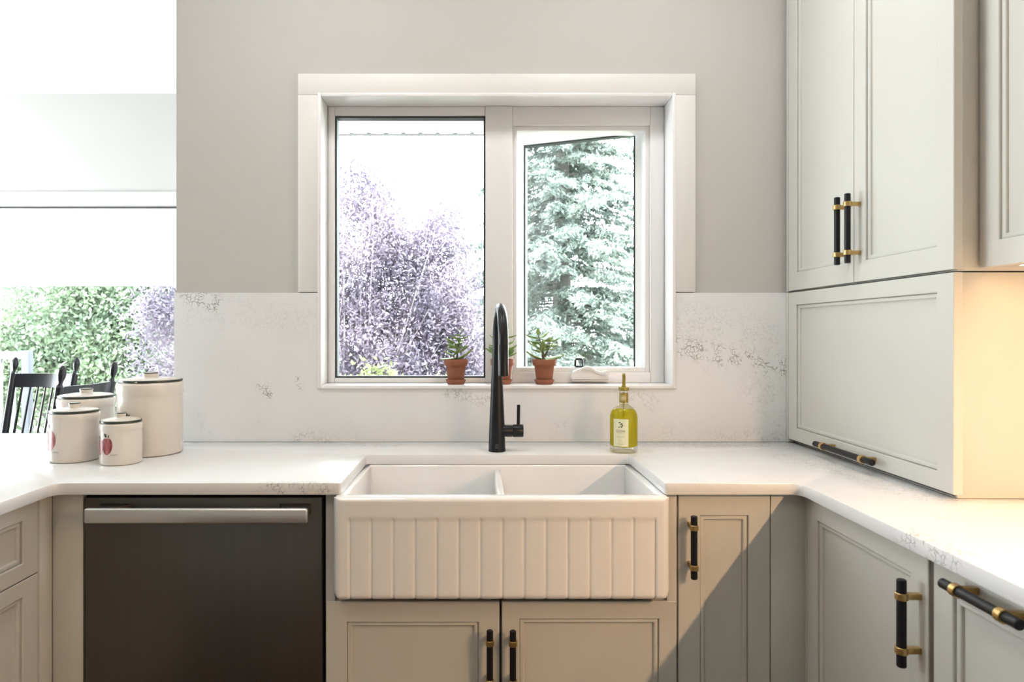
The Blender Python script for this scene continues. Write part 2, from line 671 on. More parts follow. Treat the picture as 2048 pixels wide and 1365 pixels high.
# left wall, unseen; wide opening added to let daylight onto the right cabinets
st(MB().box(-5.4, -5.25, -4.6, -0.62, 0, CZ).box(-5.4, -5.25, 1.35, 2.17, 0, CZ)
   .box(-5.4, -5.25, -0.62, 1.35, 2.1, CZ), 'wall_left', 'wall_white')
DWY = 2.17          # dining window wall, inner face
dX0, dX1, dZ0, dZ1 = -4.2, -1.5, 0.18, 2.118
st(MB().box(-5.4, dX0, DWY, DWY + 0.17, 0, CZ).box(dX1, -1.005, DWY, DWY + 0.17, 0, CZ)
   .box(dX0, dX1, DWY, DWY + 0.17, 0, dZ0).box(dX0, dX1, DWY, DWY + 0.17, dZ1, CZ), 'wall_dining', 'wall')

# kitchen window casing: flat boards, jamb lining, thin inner bead
t1 = struct('trim_1', (0.06, -0.02, 1.6))
yf = -0.020
MB().box(-0.613, -0.5405, yf, -0.0005, 1.4215, 2.0895, 0.0015).build('casing_board', 'trim', t1)
MB().box(0.6605, 0.733, yf, -0.0005, 1.4215, 2.0895, 0.0015).build('casing_board', 'trim', t1)
MB().box(-0.613, 0.733, yf, -0.0005, 2.090, 2.161, 0.0015).build('casing_board', 'trim', t1)
JB = 0.012
for nm, b in (('jamb_lining', (WX0 - JB, WX0, yf - 0.004, 0.16, WZ0 - 0.012, WZ1 + 0.012)),
              ('jamb_lining', (WX1, WX1 + JB, yf - 0.004, 0.16, WZ0 - 0.012, WZ1 + 0.012)),
              ('jamb_lining', (WX0 + 0.0005, WX1 - 0.0005, yf - 0.004, 0.16, WZ1, WZ1 + JB)),
              ('window_stool', (WX0 + 0.0005, WX1 - 0.0005, yf - 0.006, 0.16, WZ0 - JB, WZ0))):
    MB().box(*b, 0.002).build(nm, 'vinyl', t1)

# ------------------------------------------------------------------ kitchen window
FY = 0.078          # inner face of the window frame
w1 = struct('window_1', (0.06, FY, WZ0))
F = MB()
fx0, fx1, fz0, fz1 = WX0 + 0.001, WX1 - 0.001, WZ0 + 0.0005, WZ1 - 0.0005
gx0, gx1, gz0, gz1 = -0.5095, 0.0225, 1.1235, 2.051         # fixed light (edge of gasket)
sx0, sx1, sz0, sz1 = 0.118, 0.605, 1.144, 2.016             # casement opening
e = 0.003
F.box(fx0, gx0, FY, FY + 0.08, fz0, fz1, e)
F.box(gx0, gx1, FY, FY + 0.08, fz0, gz0, e).box(gx0, gx1, FY, FY + 0.08, gz1, fz1, e)
F.box(gx1, sx0, FY - 0.004, FY + 0.08, fz0, fz1, e)
F.box(sx1, fx1, FY, FY + 0.08, fz0, fz1, e)
F.box(sx0, sx1, FY, FY + 0.08, sz1, fz1, e)
F.box(sx0, sx1, FY - 0.002, FY + 0.08, fz0, sz0, e)
F.build('frame', 'vinyl', w1)
# stop bead stepping in around the casement opening
ST = MB()
s2 = 0.016
for b in ((sx0, sx0 + s2, sz0, sz1), (sx1 - s2, sx1, sz0, sz1), (sx0 + s2, sx1 - s2, sz1 - s2, sz1), (sx0 + s2, sx1 - s2, sz0, sz0 + s2)):
    ST.box(b[0], b[1], FY + 0.012, FY + 0.075, b[2], b[3], 0.002)
ST.build('stop_bead', 'vinyl', w1)
G = MB()
t = 0.006
GY = FY + 0.010
for b in ((gx0, gx0 + t, gz0, gz1), (gx1 - t, gx1, gz0, gz1), (gx0 + t, gx1 - t, gz1 - t, gz1), (gx0 + t, gx1 - t, gz0, gz0 + t)):
    G.box(b[0], b[1], GY, FY + 0.045, b[2], b[3])
G.build('gasket', 'gasket', w1)
MB().box(gx0 + 0.001, gx1 - 0.001, FY + 0.030, FY + 0.034, gz0 + 0.001, gz1 - 0.001).build('pane', 'glass', w1, smooth=0)
# open casement sash, hinged at the right, swung outwards
hx, hy = 0.618, FY + 0.088
th = math.radians(22.0)
U = Vector((-math.cos(th), math.sin(th), 0))
Nn = Vector((-math.sin(th), -math.cos(th), 0))    # towards the room
fr = (Vector((hx, hy, 0)), U, Vector((0, 0, 1)), Nn)
SW, SZ0, SZ1, SS = 0.525, 1.092, 2.066, 0.047
sash = MB()
sash.box(0, SS, SZ0, SZ1, -0.035, 0, 0.003, fr=fr).box(SW - SS, SW, SZ0, SZ1, -0.035, 0, 0.003, fr=fr)
sash.box(SS, SW - SS, SZ1 - SS, SZ1, -0.035, 0, 0.003, fr=fr).box(SS, SW - SS, SZ0, SZ0 + SS, -0.035, 0, 0.003, fr=fr)
so = sash.build('sash', 'vinyl', w1)
g2 = MB()
for b in ((SS, SS + t, SZ0 + SS, SZ1 - SS), (SW - SS - t, SW - SS, SZ0 + SS, SZ1 - SS),
          (SS + t, SW - SS - t, SZ1 - SS - t, SZ1 - SS), (SS + t, SW - SS - t, SZ0 + SS, SZ0 + SS + t)):
    g2.box(b[0], b[1], b[2], b[3], -0.030, -0.004, fr=fr)
g2.build('sash_gasket', 'gasket', so)
MB().box(SS + 0.001, SW - SS - 0.001, SZ0 + SS + 0.001, SZ1 - SS - 0.001, -0.022, -0.018, fr=fr).build('sash_pane', 'glass', so, smooth=0)
# operator housing with folded crank, and the black lock loop
cx = 0.387
prof = [(-0.066, 0), (0.067, 0), (0.064, 0.008), (0.058, 0.020), (0.030, 0.030), (-0.012, 0.040), (-0.040, 0.037), (-0.060, 0.028)]
frc = (Vector((cx, FY - 0.004, WZ0 + 0.014)), Vector((1, 0, 0)), Vector((0, 0, 1)), Vector((0, -1, 0)))
ho = MB().prism(prof, 0, 0.030, 0.004, fr=frc).build('crank_housing', 'pearl', w1)
MB().box(-0.064, 0.066, -0.007, -0.001, 0.0, 0.022, 0.001, fr=frc).build('crank_base', 'pearl', ho)
cr = [(-0.030, 0.037), (-0.012, 0.042), (0.006, 0.038), (0.022, 0.026), (0.038, 0.022), (0.054, 0.024)]
MB().tube([frc[0] + Vector((a, -0.031, b)) for a, b in cr], [0.006, 0.0075, 0.007, 0.006, 0.008, 0.009], 12).build('crank_arm', 'pearl', ho)
MB().cyl(frc[0] + Vector((0.056, -0.044, 0.024)), frc[0] + Vector((0.056, -0.025, 0.024)), 0.0085, 14, 0.002).build('crank_knob', 'pearl', ho)
lp = []
lx, lz = 0.3555, sz0 + s2 - 0.001
pts = [(-0.013, 0.0), (-0.012, 0.022), (-0.0095, 0.0265), (0.0095, 0.0265), (0.012, 0.022), (0.013, 0.0), (-0.013, 0.0)]
MB().tube([Vector((lx + a, FY + 0.022, lz + 0.004 + b)) for a, b in pts], 0.0042, 8).build('lock_loop', 'gasket', w1)

# ------------------------------------------------------------------ dining window, casing, blind
t2 = struct('trim_2', (-2.85, DWY, 2.15))
MB().box(dX0 - 0.09, dX1 + 0.09, DWY - 0.022, DWY - 0.0005, 2.118, 2.208, 0.003).build('casing_board', 'trim', t2)
MB().box(dX0 - 0.09, dX0, DWY - 0.022, DWY - 0.0005, 0.09, 2.1175, 0.003).build('casing_board', 'trim', t2)
MB().box(dX1, dX1 + 0.09, DWY - 0.022, DWY - 0.0005, 0.09, 2.1175, 0.003).build('casing_board', 'trim', t2)
w2 = struct('window_2', (-2.85, DWY + 0.09, dZ0))
f2 = MB()
f2.box(dX0 + 0.001, dX0 + 0.06, DWY + 0.06, DWY + 0.14, dZ0 + 0.001, dZ1 - 0.001, 0.003)
f2.box(dX1 - 0.06, dX1 - 0.001, DWY + 0.06, DWY + 0.14, dZ0 + 0.001, dZ1 - 0.001, 0.003)
f2.box(dX0 + 0.06, dX1 - 0.06, DWY + 0.06, DWY + 0.14, dZ1 - 0.07, dZ1 - 0.001, 0.003)
f2.box(dX0 + 0.06, dX1 - 0.06, DWY + 0.06, DWY + 0.14, dZ0 + 0.001, dZ0 + 0.07, 0.003)
f2.build('frame', 'vinyl', w2)
MB().box(dX0 + 0.06, dX1 - 0.06, DWY + 0.10, DWY + 0.104, dZ0 + 0.07, dZ1 - 0.07).build('pane', 'glass', w2, smooth=0)
bl = thing('roller_blind', (-2.85, DWY + 0.03, 2.04), 'white roller blind half lowered in the dining room window', 'blind')
MB().cyl((dX0 + 0.07, DWY + 0.03, 2.085), (dX1 - 0.07, DWY + 0.03, 2.085), 0.024, 16).build('roller_tube', 'blind', bl)
MB().box(dX0 + 0.075, dX1 - 0.075, DWY + 0.0515, DWY + 0.0535, 1.605, 2.085).build('blind_fabric', 'blind', bl)
MB().box(dX0 + 0.075, dX1 - 0.075, DWY + 0.047, DWY + 0.058, 1.592, 1.612, 0.003).build('bottom_bar', 'blind', bl)

# ------------------------------------------------------------------ worktop and backsplash
CF, CL, CR = -0.65, -1.045, 0.79          # front edge, left leg edge, right leg edge


def arc(cx_, cy_, r, a0, a1, n=8):
    return [(cx_ + r * math.cos(math.radians(a0 + (a1 - a0) * i / n)), cy_ + r * math.sin(math.radians(a0 + (a1 - a0) * i / n))) for i in range(n + 1)]


SKL, SKR, SKB = -0.340, 0.457, -0.263
ri, rs = 0.03, 0.012
poly = [(-1.72, -0.012), (-1.72, -2.9), (CL, -2.9)]
poly += arc(CL + ri, CF - ri, ri, 180, 90)
poly += arc(SKL - 0.008, CF + 0.008, 0.008, -90, 0, 4)
poly += arc(SKL + rs, SKB - rs, rs, 180, 90, 5)
poly += arc(SKR - rs, SKB - rs, rs, 90, 0, 5)
poly += arc(SKR + 0.008, CF + 0.008, 0.008, 180, 270, 4)
poly += arc(CR - ri, CF - ri, ri, 90, 0)
poly += [(CR, -2.9), (1.440, -2.9), (1.440, -0.012)]
wt = MB().prism(poly, TOP - 0.030, TOP, 0.003).build('worktop', 'quartz', origin=(0, -0.3, TOP - 0.03))
tag(wt, 'white veined quartz worktop wrapping around three sides of the kitchen', 'countertop')
bs = MB()
BT = 1.4185
wl, wr, wb = WX0 - 0.0125, WX1 + 0.0125, WZ0 - 0.0125
z0_ = TOP + 0.0005
bs.prism([(-1.032, z0_), (1.438, z0_), (1.438, BT), (wr, BT), (wr, wb), (wl, wb), (wl, BT), (-1.032, BT)], 0.0, 0.0195, 0.001,
         fr=(Vector((0, -0.0005, 0)), Vector((1, 0, 0)), Vector((0, 0, 1)), Vector((0, -1, 0))))
bo = bs.build('backsplash', 'quartz_honed', origin=(0, -0.01, TOP))
tag(bo, 'white quartz backsplash slab with grey veins around the window', 'backsplash')

# ------------------------------------------------------------------ cabinets


def door(parent, name, o, U, V, Nn, w, h, stile=0.052, thick=0.020, rail=None):
    """framed door front: flat stiles and rails, stepped bead, recessed panel"""
    rail = rail or stile
    fr = (Vector(o), Vector(U), Vector(V), Vector(Nn))
    m = MB()
    t_, c_ = thick, 0.0015
    m.ring(0, w, 0, h, [(0, 0, 0), (0, 0, t_ - c_), (c_, c_, t_), (stile - c_, rail - c_, t_), (stile, rail, t_ - c_), (stile, rail, 0)], fr)
    d = m.build(name, 'cab', parent)
    b, hb, e_ = 0.012, thick - 0.005, 0.003
    x0, x1, z0, z1 = stile, w - stile, rail, h - rail
    q = MB()
    q.ring(x0, x1, z0, z1, [(0, 0, 0), (0, 0, hb - e_), (e_ * .4, e_ * .4, hb - e_ * .4), (e_, e_, hb), (b - e_, b - e_, hb), (b - e_ * .4, b - e_ * .4, hb - e_ * .4), (b, b, hb - e_), (b, b, 0)], fr)
    q.build('bead', 'cab', d)
    MB().box(x0 + .002, x1 - .002, z0 + .002, z1 - .002, 0, thick - .012, fr=fr).build('panel', 'cab', d)
    return d


def handle(d, face, along, Nn, length, cc, r=0.008, off=0.034):
    """black bar held by two brass clamps; face = middle point on the door face"""
    face, along, Nn = Vector(face), Vector(along), Vector(Nn)
    c = face + Nn * off
    MB().cyl(c - along * length / 2, c + along * length / 2, r, 20, 0.0015).build('handle_bar', 'black', d)
    side = along.cross(Nn)
    for s in (-1, 1):
        p = c + along * s * cc / 2
        m = MB().cyl(p - along * .0065, p + along * .0065, r + .0028, 20, 0.0008)
        fr = (face + along * s * cc / 2, along, side, Nn)
        m.box(-.0055, .0055, -.0062, .0062, 0.0002, off - r * .5, 0.0006, fr=fr)
        m.build('handle_clamp', 'brass', d)


X, Y, Z = (1, 0, 0), (0, 1, 0), (0, 0, 1)
NY, NX, PX = (0, -1, 0), (-1, 0, 0), (1, 0, 0)
CFACE = -0.605      # carcass front of the back run; doors are proud of it by 20 mm
UB = TOP - 0.031    # underside of the worktop

# sink base
sb = thing('sink_base_cabinet', (0.055, CFACE, 0.0), 'cream two-door base cabinet under the white apron sink', 'cabinet')
MB().box(-0.383, -0.3605, CFACE - 0.018, -0.03, 0.1, UB, 0.001).box(0.470, 0.4945, CFACE - 0.018, -0.03, 0.1, UB, 0.001) \
    .box(-0.36, 0.4695, CFACE, -0.03, 0.1, 0.60).build('carcass', 'cab', sb)
MB().box(-0.37, 0.48, CFACE - 0.004, CFACE + 0.02, 0.11, 0.628).build('shadow_rebate', 'cab_in', sb)
dL = door(sb, 'door', (-0.3825, CFACE - 0.004, 0.115), X, Z, NY, 0.4335, 0.497, stile=0.052, thick=0.016)
dR = door(sb, 'door', (0.0570, CFACE - 0.004, 0.115), X, Z, NY, 0.4365, 0.497, stile=0.044, thick=0.016)
handle(dL, (0.0265, CFACE - 0.020, 0.476), Z, NY, 0.158, 0.096)
handle(dR, (0.0830, CFACE - 0.020, 0.475), Z, NY, 0.158, 0.096)

# narrow cabinet right of the sink
nc = thing('narrow_base_cabinet', (0.61, CFACE, 0.0), 'narrow cream base cabinet door between the sink and the corner', 'cabinet')
MB().box(0.4955, 0.729, CFACE, -0.03, 0.1, UB).build('carcass', 'cab_in', nc)
dN = door(nc, 'door', (0.4985, CFACE, 0.115), X, Z, NY, 0.2285, 0.7655, stile=0.054)
handle(dN, (0.5265, CFACE - 0.020, 0.7575), Z, NY, 0.155, 0.098)

# right leg base cabinets, fronts face left (-X)
RF = 0.835          # carcass front; door fronts at 0.815
rb = thing('corner_base_cabinet', (RF, -0.85, 0.0), 'cream base cabinet with vertical pull in the right-hand corner', 'cabinet')
MB().box(RF, 1.435, -1.095, -0.63, 0.1, UB).build('carcass', 'cab_in', rb)
MB().box(0.7295, 0.815, -0.6235, -0.605, 0.1, UB, 0.001).box(0.8155, 0.84, -0.6300, -0.6045, 0.1, UB, 0.001).build('corner_filler', 'cab', rb)
dB = door(rb, 'door', (RF, -0.634, 0.115), NY, Z, NX, 0.4565, 0.7655, stile=0.050)
handle(dB, (0.815, -1.068, 0.747), Z, NX, 0.162, 0.100, r=0.0085)
MB().box(0.8185, 0.8345, -1.1035, -1.0925, 0.115, UB - 0.002).build('shadow_rebate', 'cab_in', rb)
tr = thing('pull_out_cabinet', (RF, -1.4, 0.0), 'cream pull-out base cabinet with horizontal bar pull, nearest on the right', 'cabinet')
MB().box(RF, 1.435, -1.70, -1.097, 0.1, UB).build('carcass', 'cab_in', tr)
dT = door(tr, 'pull_out_front', (RF, -1.1055, 0.115), NY, Z, NX, 0.455, 0.7655, stile=0.050)
handle(dT, (0.815, -1.262, 0.862), Y, NX, 0.168, 0.098, r=0.0085)

# left leg cabinets, fronts face right (+X)
LF = -1.090
lc = thing('drawer_base_cabinet', (LF, -1.0, 0.0), 'cream base cabinet with a drawer over a door, on the left run', 'cabinet')
MB().box(-1.70, LF, -1.50, -0.03, 0.1, UB).build('carcass', 'cab_in', lc)
MB().box(LF, -1.0665, -0.6723, -0.6235, 0.1, UB, 0.001).box(-1.066, -0.9905, -0.6235, -0.605, 0.1, UB, 0.001).build('corner_filler', 'cab', lc)
door(lc, 'drawer', (LF, -1.345, 0.7035), Y, Z, PX, 0.6715, 0.176, stile=0.055, rail=0.038)
door(lc, 'door', (LF, -1.345, 0.115), Y, Z, PX, 0.6715, 0.5855, stile=0.055, rail=0.038)

# appliance garage and the cabinet above it; fronts face left
GF, GN, GB = 1.040, -0.834, -0.0215    # door face, near end, far end
ga = thing('appliance_garage', (1.24, -0.43, TOP), 'cream appliance garage with lift-up door standing on the worktop', 'cabinet')
MB().box(GF + 0.0235, 1.440, GN + 0.022, GB, TOP + 0.001, 1.4185, 0.001).build('carcass', 'cab', ga)
MB().box(GF + 0.0205, GF + 0.0235, GN + 0.026, GB, TOP + 0.004, 1.416).build('shadow_rebate', 'cab_in', ga)
MB().box(GF - 0.0005, GF + 0.02, GB - 0.012, GB, TOP + 0.002, 1.4185, 0.0005).build('filler_strip', 'cab', ga)
gd = door(ga, 'lift_door', (GF + 0.02, GB - 0.014, 0.928), NY, Z, NX, -GN + GB - 0.014 + 0.0, 0.489, stile=0.055, rail=0.042)
handle(gd, (GF, -0.435, 0.951), Y, NX, 0.300, 0.205, r=0.0085)
up = thing('tall_wall_cabinet', (1.24, -0.43, 1.422), 'tall two-door cream wall cabinet above the appliance garage', 'cabinet')
MB().box(GF + 0.0235, 1.440, GN + 0.022, GB, 1.422, 2.70, 0.001).build('carcass', 'cab', up)
MB().box(GF + 0.0205, GF + 0.0235, GN + 0.026, GB, 1.424, 2.70).build('shadow_rebate', 'cab_in', up)
MB().box(GF - 0.0005, GF + 0.02, GB - 0.012, GB, 1.422, 2.70, 0.0005).build('filler_strip', 'cab', up)
spl = -0.435
d1 = door(up, 'door', (GF + 0.02, GB - 0.014, 1.4235), NY, Z, NX, (GB - 0.014) - spl - 0.0015, 1.27, stile=0.058)
d2 = door(up, 'door', (GF + 0.02, spl - 0.0015, 1.4235), NY, Z, NX, spl - 0.0015 - GN, 1.27, stile=0.056)
handle(d1, (GF, -0.412, 1.569), Z, NX, 0.190, 0.133)
handle(d2, (GF, -0.466, 1.569), Z, NX, 0.190, 0.133)
# shallower wall cabinet nearer the camera
NF = 1.107
nb = thing('wall_cabinet', (1.27, -1.3, 1.427), 'shallow cream wall cabinet at the right edge, lit from below', 'cabinet')
MB().box(NF + 0.021, 1.440, -2.25, GN + 0.021, 1.440, 2.70, 0.001).build('carcass', 'cab', nb)
door(nb, 'door', (NF + 0.02, GN + 0.014, 1.427), NY, Z, NX, 0.45, 1.27, stile=0.056)
door(nb, 'door', (NF + 0.02, GN + 0.014 - 0.453, 1.427), NY, Z, NX, 0.45, 1.27, stile=0.056)
door(nb, 'door', (NF + 0.02, GN + 0.014 - 0.906, 1.427), NY, Z, NX, 0.45, 1.27, stile=0.056)
for i, lx_ in enumerate((1.165, 1.36)):
    lb = thing('under_cabinet_light', (lx_, -1.26, 1.43), ('slim warm light bar under the wall cabinet, near its doors', 'slim warm light bar under the wall cabinet, near the wall')[i], 'light bar', 'under-cabinet lights')
    MB().box(lx_ - .012, lx_ + .012, -2.2, -0.86, 1.4285, 1.4395, 0.001).build('housing', 'vinyl', lb)
    MB().box(lx_ - .008, lx_ + .008, -2.19, -0.87, 1.4275, 1.4284).build('diffuser', 'led', lb)
    area('under_cabinet_lamp', (lx_, -1.085, 1.425), (0, 0, -1), 0.016, 0.43, (0.5, 0.4)[i], (1.0, 0.58, 0.29))
    area('under_cabinet_lamp', (lx_, -1.95, 1.425), (0, 0, -1), 0.016, 0.46, (29, 3)[i], (1.0, 0.61, 0.34))

# ------------------------------------------------------------------ dishwasher
dw = thing('dishwasher', (-0.69, -0.6, 0.0), 'dark stainless dishwasher with a long bar handle under the worktop', 'dishwasher')
MB().box(-0.985, -0.3845, -0.595, -0.04, 0.1, UB - 0.003).build('body', 'rubber', dw)
MB().box(-0.983, -0.392, -0.627, -0.597, 0.105, 0.872, 0.002).build('door', 'steel_dark', dw)
hz0, hz1 = 0.824, 0.860
hm = MB()
prf = [(0, 0.0), (0.004, 0.0), (0.010, 0.006), (0.012, 0.0175), (0.010, 0.029), (0.004, 0.035), (0, 0.035)]
hm.box(-0.951, -0.413, -0.690, -0.674, hz0, hz1, 0.005, 3)
hm.build('handle', 'steel', dw)
for x0, x1 in ((-0.945, -0.865), (-0.497, -0.419)):
    MB().prism([(x0, -0.6275), (x0 + 0.02, -0.6745), (x1 - 0.02 if x0 < -0.7 else x1, -0.6745), (x1, -0.6275)], hz0 + 0.010, hz1 - 0.002, 0.001).build('handle_mount', 'steel_dark', dw)

# ------------------------------------------------------------------ apron sink
sk = thing('apron_sink', (0.055, -0.45, 0.633), 'white double-bowl fireclay farmhouse sink with fluted apron', 'sink')
AX0, AX1, AZ0, AZ1, AF = -0.356, 0.4655, 0.633, 0.8835, -0.676
gx = [-0.315 + i * (0.428 + 0.315) / 14 for i in range(15)]
nx, nz = 460, 64
xs = np.linspace(0, 1, nx)
xs = AX0 + (AX1 - AX0) * (xs - 0.09 * np.sin(2 * np.pi * xs) / (2 * np.pi))
zs = np.linspace(0, 1, nz)
zs = AZ0 + (AZ1 - AZ0) * (zs - 0.5 * np.sin(2 * np.pi * zs) / (2 * np.pi))


def rnd(d, r):
    d = np.clip(d, 0, r)
    return r - np.sqrt(np.maximum(0, r * r - (r - d) ** 2))


XX, ZZ = np.meshgrid(xs, zs)
dep = rnd(np.minimum(XX - AX0, AX1 - XX), 0.022)
dep = np.maximum(dep, rnd(ZZ - AZ0, 0.014))
dep = np.maximum(dep, rnd(AZ1 - ZZ, 0.010))
zp = 0.831
inz = 1 / (1 + np.exp(-(zp - ZZ) / 0.0012))
inx = 1 / (1 + np.exp(-(XX - gx[0] + .004) / 0.0012)) / (1 + np.exp(-(gx[-1] + .004 - XX) / 0.0012))
pitch = gx[1] - gx[0]
ph = ((XX - gx[0]) / pitch) % 1.0
gro = np.zeros_like(XX)
for g in gx:
    gro += 0.0040 * np.exp(-((XX - g) / 0.0028) ** 2)
flute = 0.0018 + 0.0014 * (2 * np.abs(ph - 0.5)) ** 3
dep = dep + inz * (np.where((XX > gx[0]) & (XX < gx[-1]), flute, 0.0) + gro * 0.6)
YY = AF + dep
rc = 0.024
for sgn, ex in ((1, AX0), (-1, AX1)):
    dx_, dz_ = (XX - ex) * sgn, ZZ - AZ0
    inc = (dx_ < rc) & (dz_ < rc)
    u_, v_ = np.clip((rc - dx_) / rc, 0, 1), np.clip((rc - dz_) / rc, 0, 1)
    XX = np.where(inc, ex + sgn * (rc - rc * u_ * np.sqrt(1 - v_ * v_ / 2)), XX)
    ZZ = np.where(inc, AZ0 + (rc - rc * v_ * np.sqrt(1 - u_ * u_ / 2)), ZZ)
V_ = np.stack([XX, YY, ZZ], -1).reshape(-1, 3)
fs = [(j * nx + i, j * nx + i + 1, (j + 1) * nx + i + 1, (j + 1) * nx + i) for j in range(nz - 1) for i in range(nx - 1)]
ap = MB().raw(V_, fs)
# returns: top, bottom, sides of the apron slab
ap.box(AX0 + 0.004, AX1 - 0.004, AF + 0.0235, -0.645, AZ0 + 0.010, AZ1 - 0.0005, 0.0)
ap.build('apron', 'sink', sk, smooth=60)
ed = MB()
ed.box(AX0 + 0.016, AX1 - 0.016, AF + 0.010, -0.640, AZ1 - 0.012, AZ1 + 0.0003, 0.0045, 3)
ed.build('front_rim', 'sink', sk)
bd = MB()
bz = 0.665
bx = (-0.352, -0.326, 0.045, 0.066, 0.438, 0.4615)
fy0, fy1, by0, by1 = -0.655, -0.634, -0.272, -0.245
bd.box(bx[0], bx[1], fy0, by1, bz, 0.8835, 0.004, 3).box(bx[4], bx[5], fy0, by1, bz, 0.8835, 0.004, 3)
bd.box(bx[0], bx[5], by0, by1, bz, 0.8835, 0.004, 3).box(bx[0], bx[5], fy0, fy1, bz, 0.8830, 0.004, 3)
bd.box(bx[0], bx[5], fy0, by1, 0.640, bz + 0.002, 0.004)
bd.build('bowl', 'sink', sk)
MB().box(bx[2], bx[3], fy1 - 0.002, by0 + 0.002, bz, 0.872, 0.007, 4).build('divider', 'sink', sk)
for cxx in (-0.14, 0.25):
    MB().lathe([(0.0, 0.0022), (0.020, 0.0022), (0.030, 0.003), (0.040, 0.005), (0.044, 0.003), (0.044, 0.0)], (cxx, -0.45, bz + 0.002), n=28, capped=False).build('drain', 'steel', sk)

# ------------------------------------------------------------------ faucet
fx, fy = 0.056, -0.202
fa = thing('kitchen_faucet', (fx, fy, TOP), 'tall matte black pull-down faucet behind the sink', 'faucet')
MB().lathe([(0.0, 0.0), (0.0262, 0.0), (0.0265, 0.004), (0.0262, 0.010), (0.0245, 0.07), (0.0205, 0.16), (0.0170, 0.24), (0.0150, 0.30), (0.0143, 0.33), (0.0, 0.33)], (fx, fy, TOP + 0.0005), n=40, capped=False).build('body', 'faucet', fa)
hd = Vector((0.0125, -0.205, 0)) * 0.5
R = 0.1025
zc = 1.2545
pa = [Vector((fx, fy, TOP + 0.325))]
for i in range(0, 25):
    a = math.pi * i / 24
    pa.append(Vector((fx, fy, zc)) + hd * (1 - math.cos(a)) + Vector((0, 0, R * math.sin(a))))
pa.append(pa[-1] + Vector((0, 0, -0.004)))
MB().tube(pa, [0.0142] * len(pa), 24).build('spout', 'faucet', fa)
hp = Vector((fx, fy, zc)) + hd * 2
MB().lathe([(0.0, 0.0), (0.0125, 0.0), (0.0143, 0.002), (0.0143, 0.088), (0.0135, 0.0895), (0.0135, 0.0925), (0.0, 0.0925)], hp + Vector((0, 0, -0.0935)), n=32, capped=False).build('spray_head', 'faucet', fa)
zv = 0.978
MB().lathe([(0.0, 0), (0.0188, 0), (0.0188, 0.042), (0.0180, 0.043), (0.0180, 0.045), (0.0198, 0.046), (0.0198, 0.076), (0.0185, 0.078), (0.0, 0.078)], (fx + 0.004, fy, zv), (1, 0, 0), 32, False).build('valve', 'faucet', fa)
MB().cyl((fx + 0.0665, fy, zv + 0.010), (fx + 0.0675, fy, 1.059), 0.0052, 16, 0.001).build('lever', 'faucet', fa)
# small emblem above the foot: rounded square outline with a curl and a line of tiny lettering
em = MB()
ay = fy - 0.0262
pr = [(-.0045, -.0045), (.0045, -.0045), (.0045, .0045), (-.0045, .0045), (-.0045, -.0045)]
em.tube([(fx - 0.001 + a, ay - 0.0002 + abs(a) * 0.09, TOP + 0.021 + b) for a, b in pr], 0.0005, 6)
em.tube([(fx - 0.001 + 0.0025 * math.cos(k * .7), ay - 0.0004, TOP + 0.021 + 0.0025 * math.sin(k * .7)) for k in range(8)], 0.0005, 6)
em.box(fx - 0.006, fx + 0.004, ay - 0.0008, ay + 0.001, TOP + 0.0125, TOP + 0.0137)
em.build('emblem', 'faucet_mark', fa)

# ------------------------------------------------------------------ oil bottle
bxx, byy = 0.449, -0.212
bt = thing('glass_bottle', (bxx, byy, TOP), 'clear glass bottle of yellow-green liquid with gold pourer and paper label', 'bottle')
br = 0.0425
outer = [(0.0, 0.0), (0.036, 0.0), (0.0415, 0.003), (br, 0.009), (br, 0.105), (0.0415, 0.116), (0.037, 0.127), (0.029, 0.137), (0.020, 0.1435), (0.0142, 0.148), (0.0132, 0.154), (0.0132, 0.188)]
MB().lathe(outer, (bxx, byy, TOP + 0.0005), n=48, capped=False).build('glass_body', 'bottle', bt)
liq = [(0.0, 0.018), (0.036, 0.018), (0.0412, 0.021), (0.0417, 0.025), (0.0417, 0.104), (0.0408, 0.1152), (0.0362, 0.1262), (0.0325, 0.1300), (0.0, 0.1300)]
MB().lathe(liq, (bxx, byy, TOP + 0.0005), n=48, capped=False).build('liquid', 'oil', bt)
MB().cyl((bxx, byy, TOP + 0.03), (bxx, byy, TOP + 0.185), 0.0032, 10).build('dip_tube', 'gold_pale', bt)
MB().lathe([(0.0137, 0.153), (0.0137, 0.181)], (bxx, byy, TOP + 0.0005), n=32, capped=False).build('neck_band', 'gold_cap', bt)
MB().lathe([(0.0, 0.1895), (0.0155, 0.1895), (0.0160, 0.191), (0.0160, 0.199), (0.0150, 0.201), (0.008, 0.202), (0.0075, 0.205), (0.0, 0.205)], (bxx, byy, TOP + 0.0005), n=32, capped=False).build('cap', 'gold_cap', bt)
MB().tube([(bxx, byy, TOP + 0.203), (bxx + 0.0005, byy, TOP + 0.225), (bxx, byy - 0.002, TOP + 0.236), (bxx - 0.001, byy - 0.006, TOP + 0.241)], [0.0056, 0.0052, 0.0052, 0.0045], 14).build('pourer', 'gold_cap', bt)
AZB = math.atan2(CAM_Y - byy, 0 - bxx)     # azimuth towards the camera


def on_cyl(c, r, az, z):
    return Vector((c[0] + r * math.cos(az), c[1] + r * math.sin(az), z))


def curved_patch(mb, c, r, az0, az1, z0, z1, n=12):
    vs_, fs = [], []
    for i in range(n + 1):
        a = az0 + (az1 - az0) * i / n
        vs_ += [on_cyl(c, r, a, z0), on_cyl(c, r, a, z1)]
    for i in range(n):
        fs.append((2 * i, 2 * i + 2, 2 * i + 3, 2 * i + 1))
    return mb.raw(vs_, fs)


bc = (bxx, byy)
AZL = AZB - 0.22
lb0 = MB()
curved_patch(lb0, bc, br + 0.0004, AZL - 0.56, AZL + 0.56, TOP + 0.022, TOP + 0.106)
lo = lb0.build('label', 'label', bt)


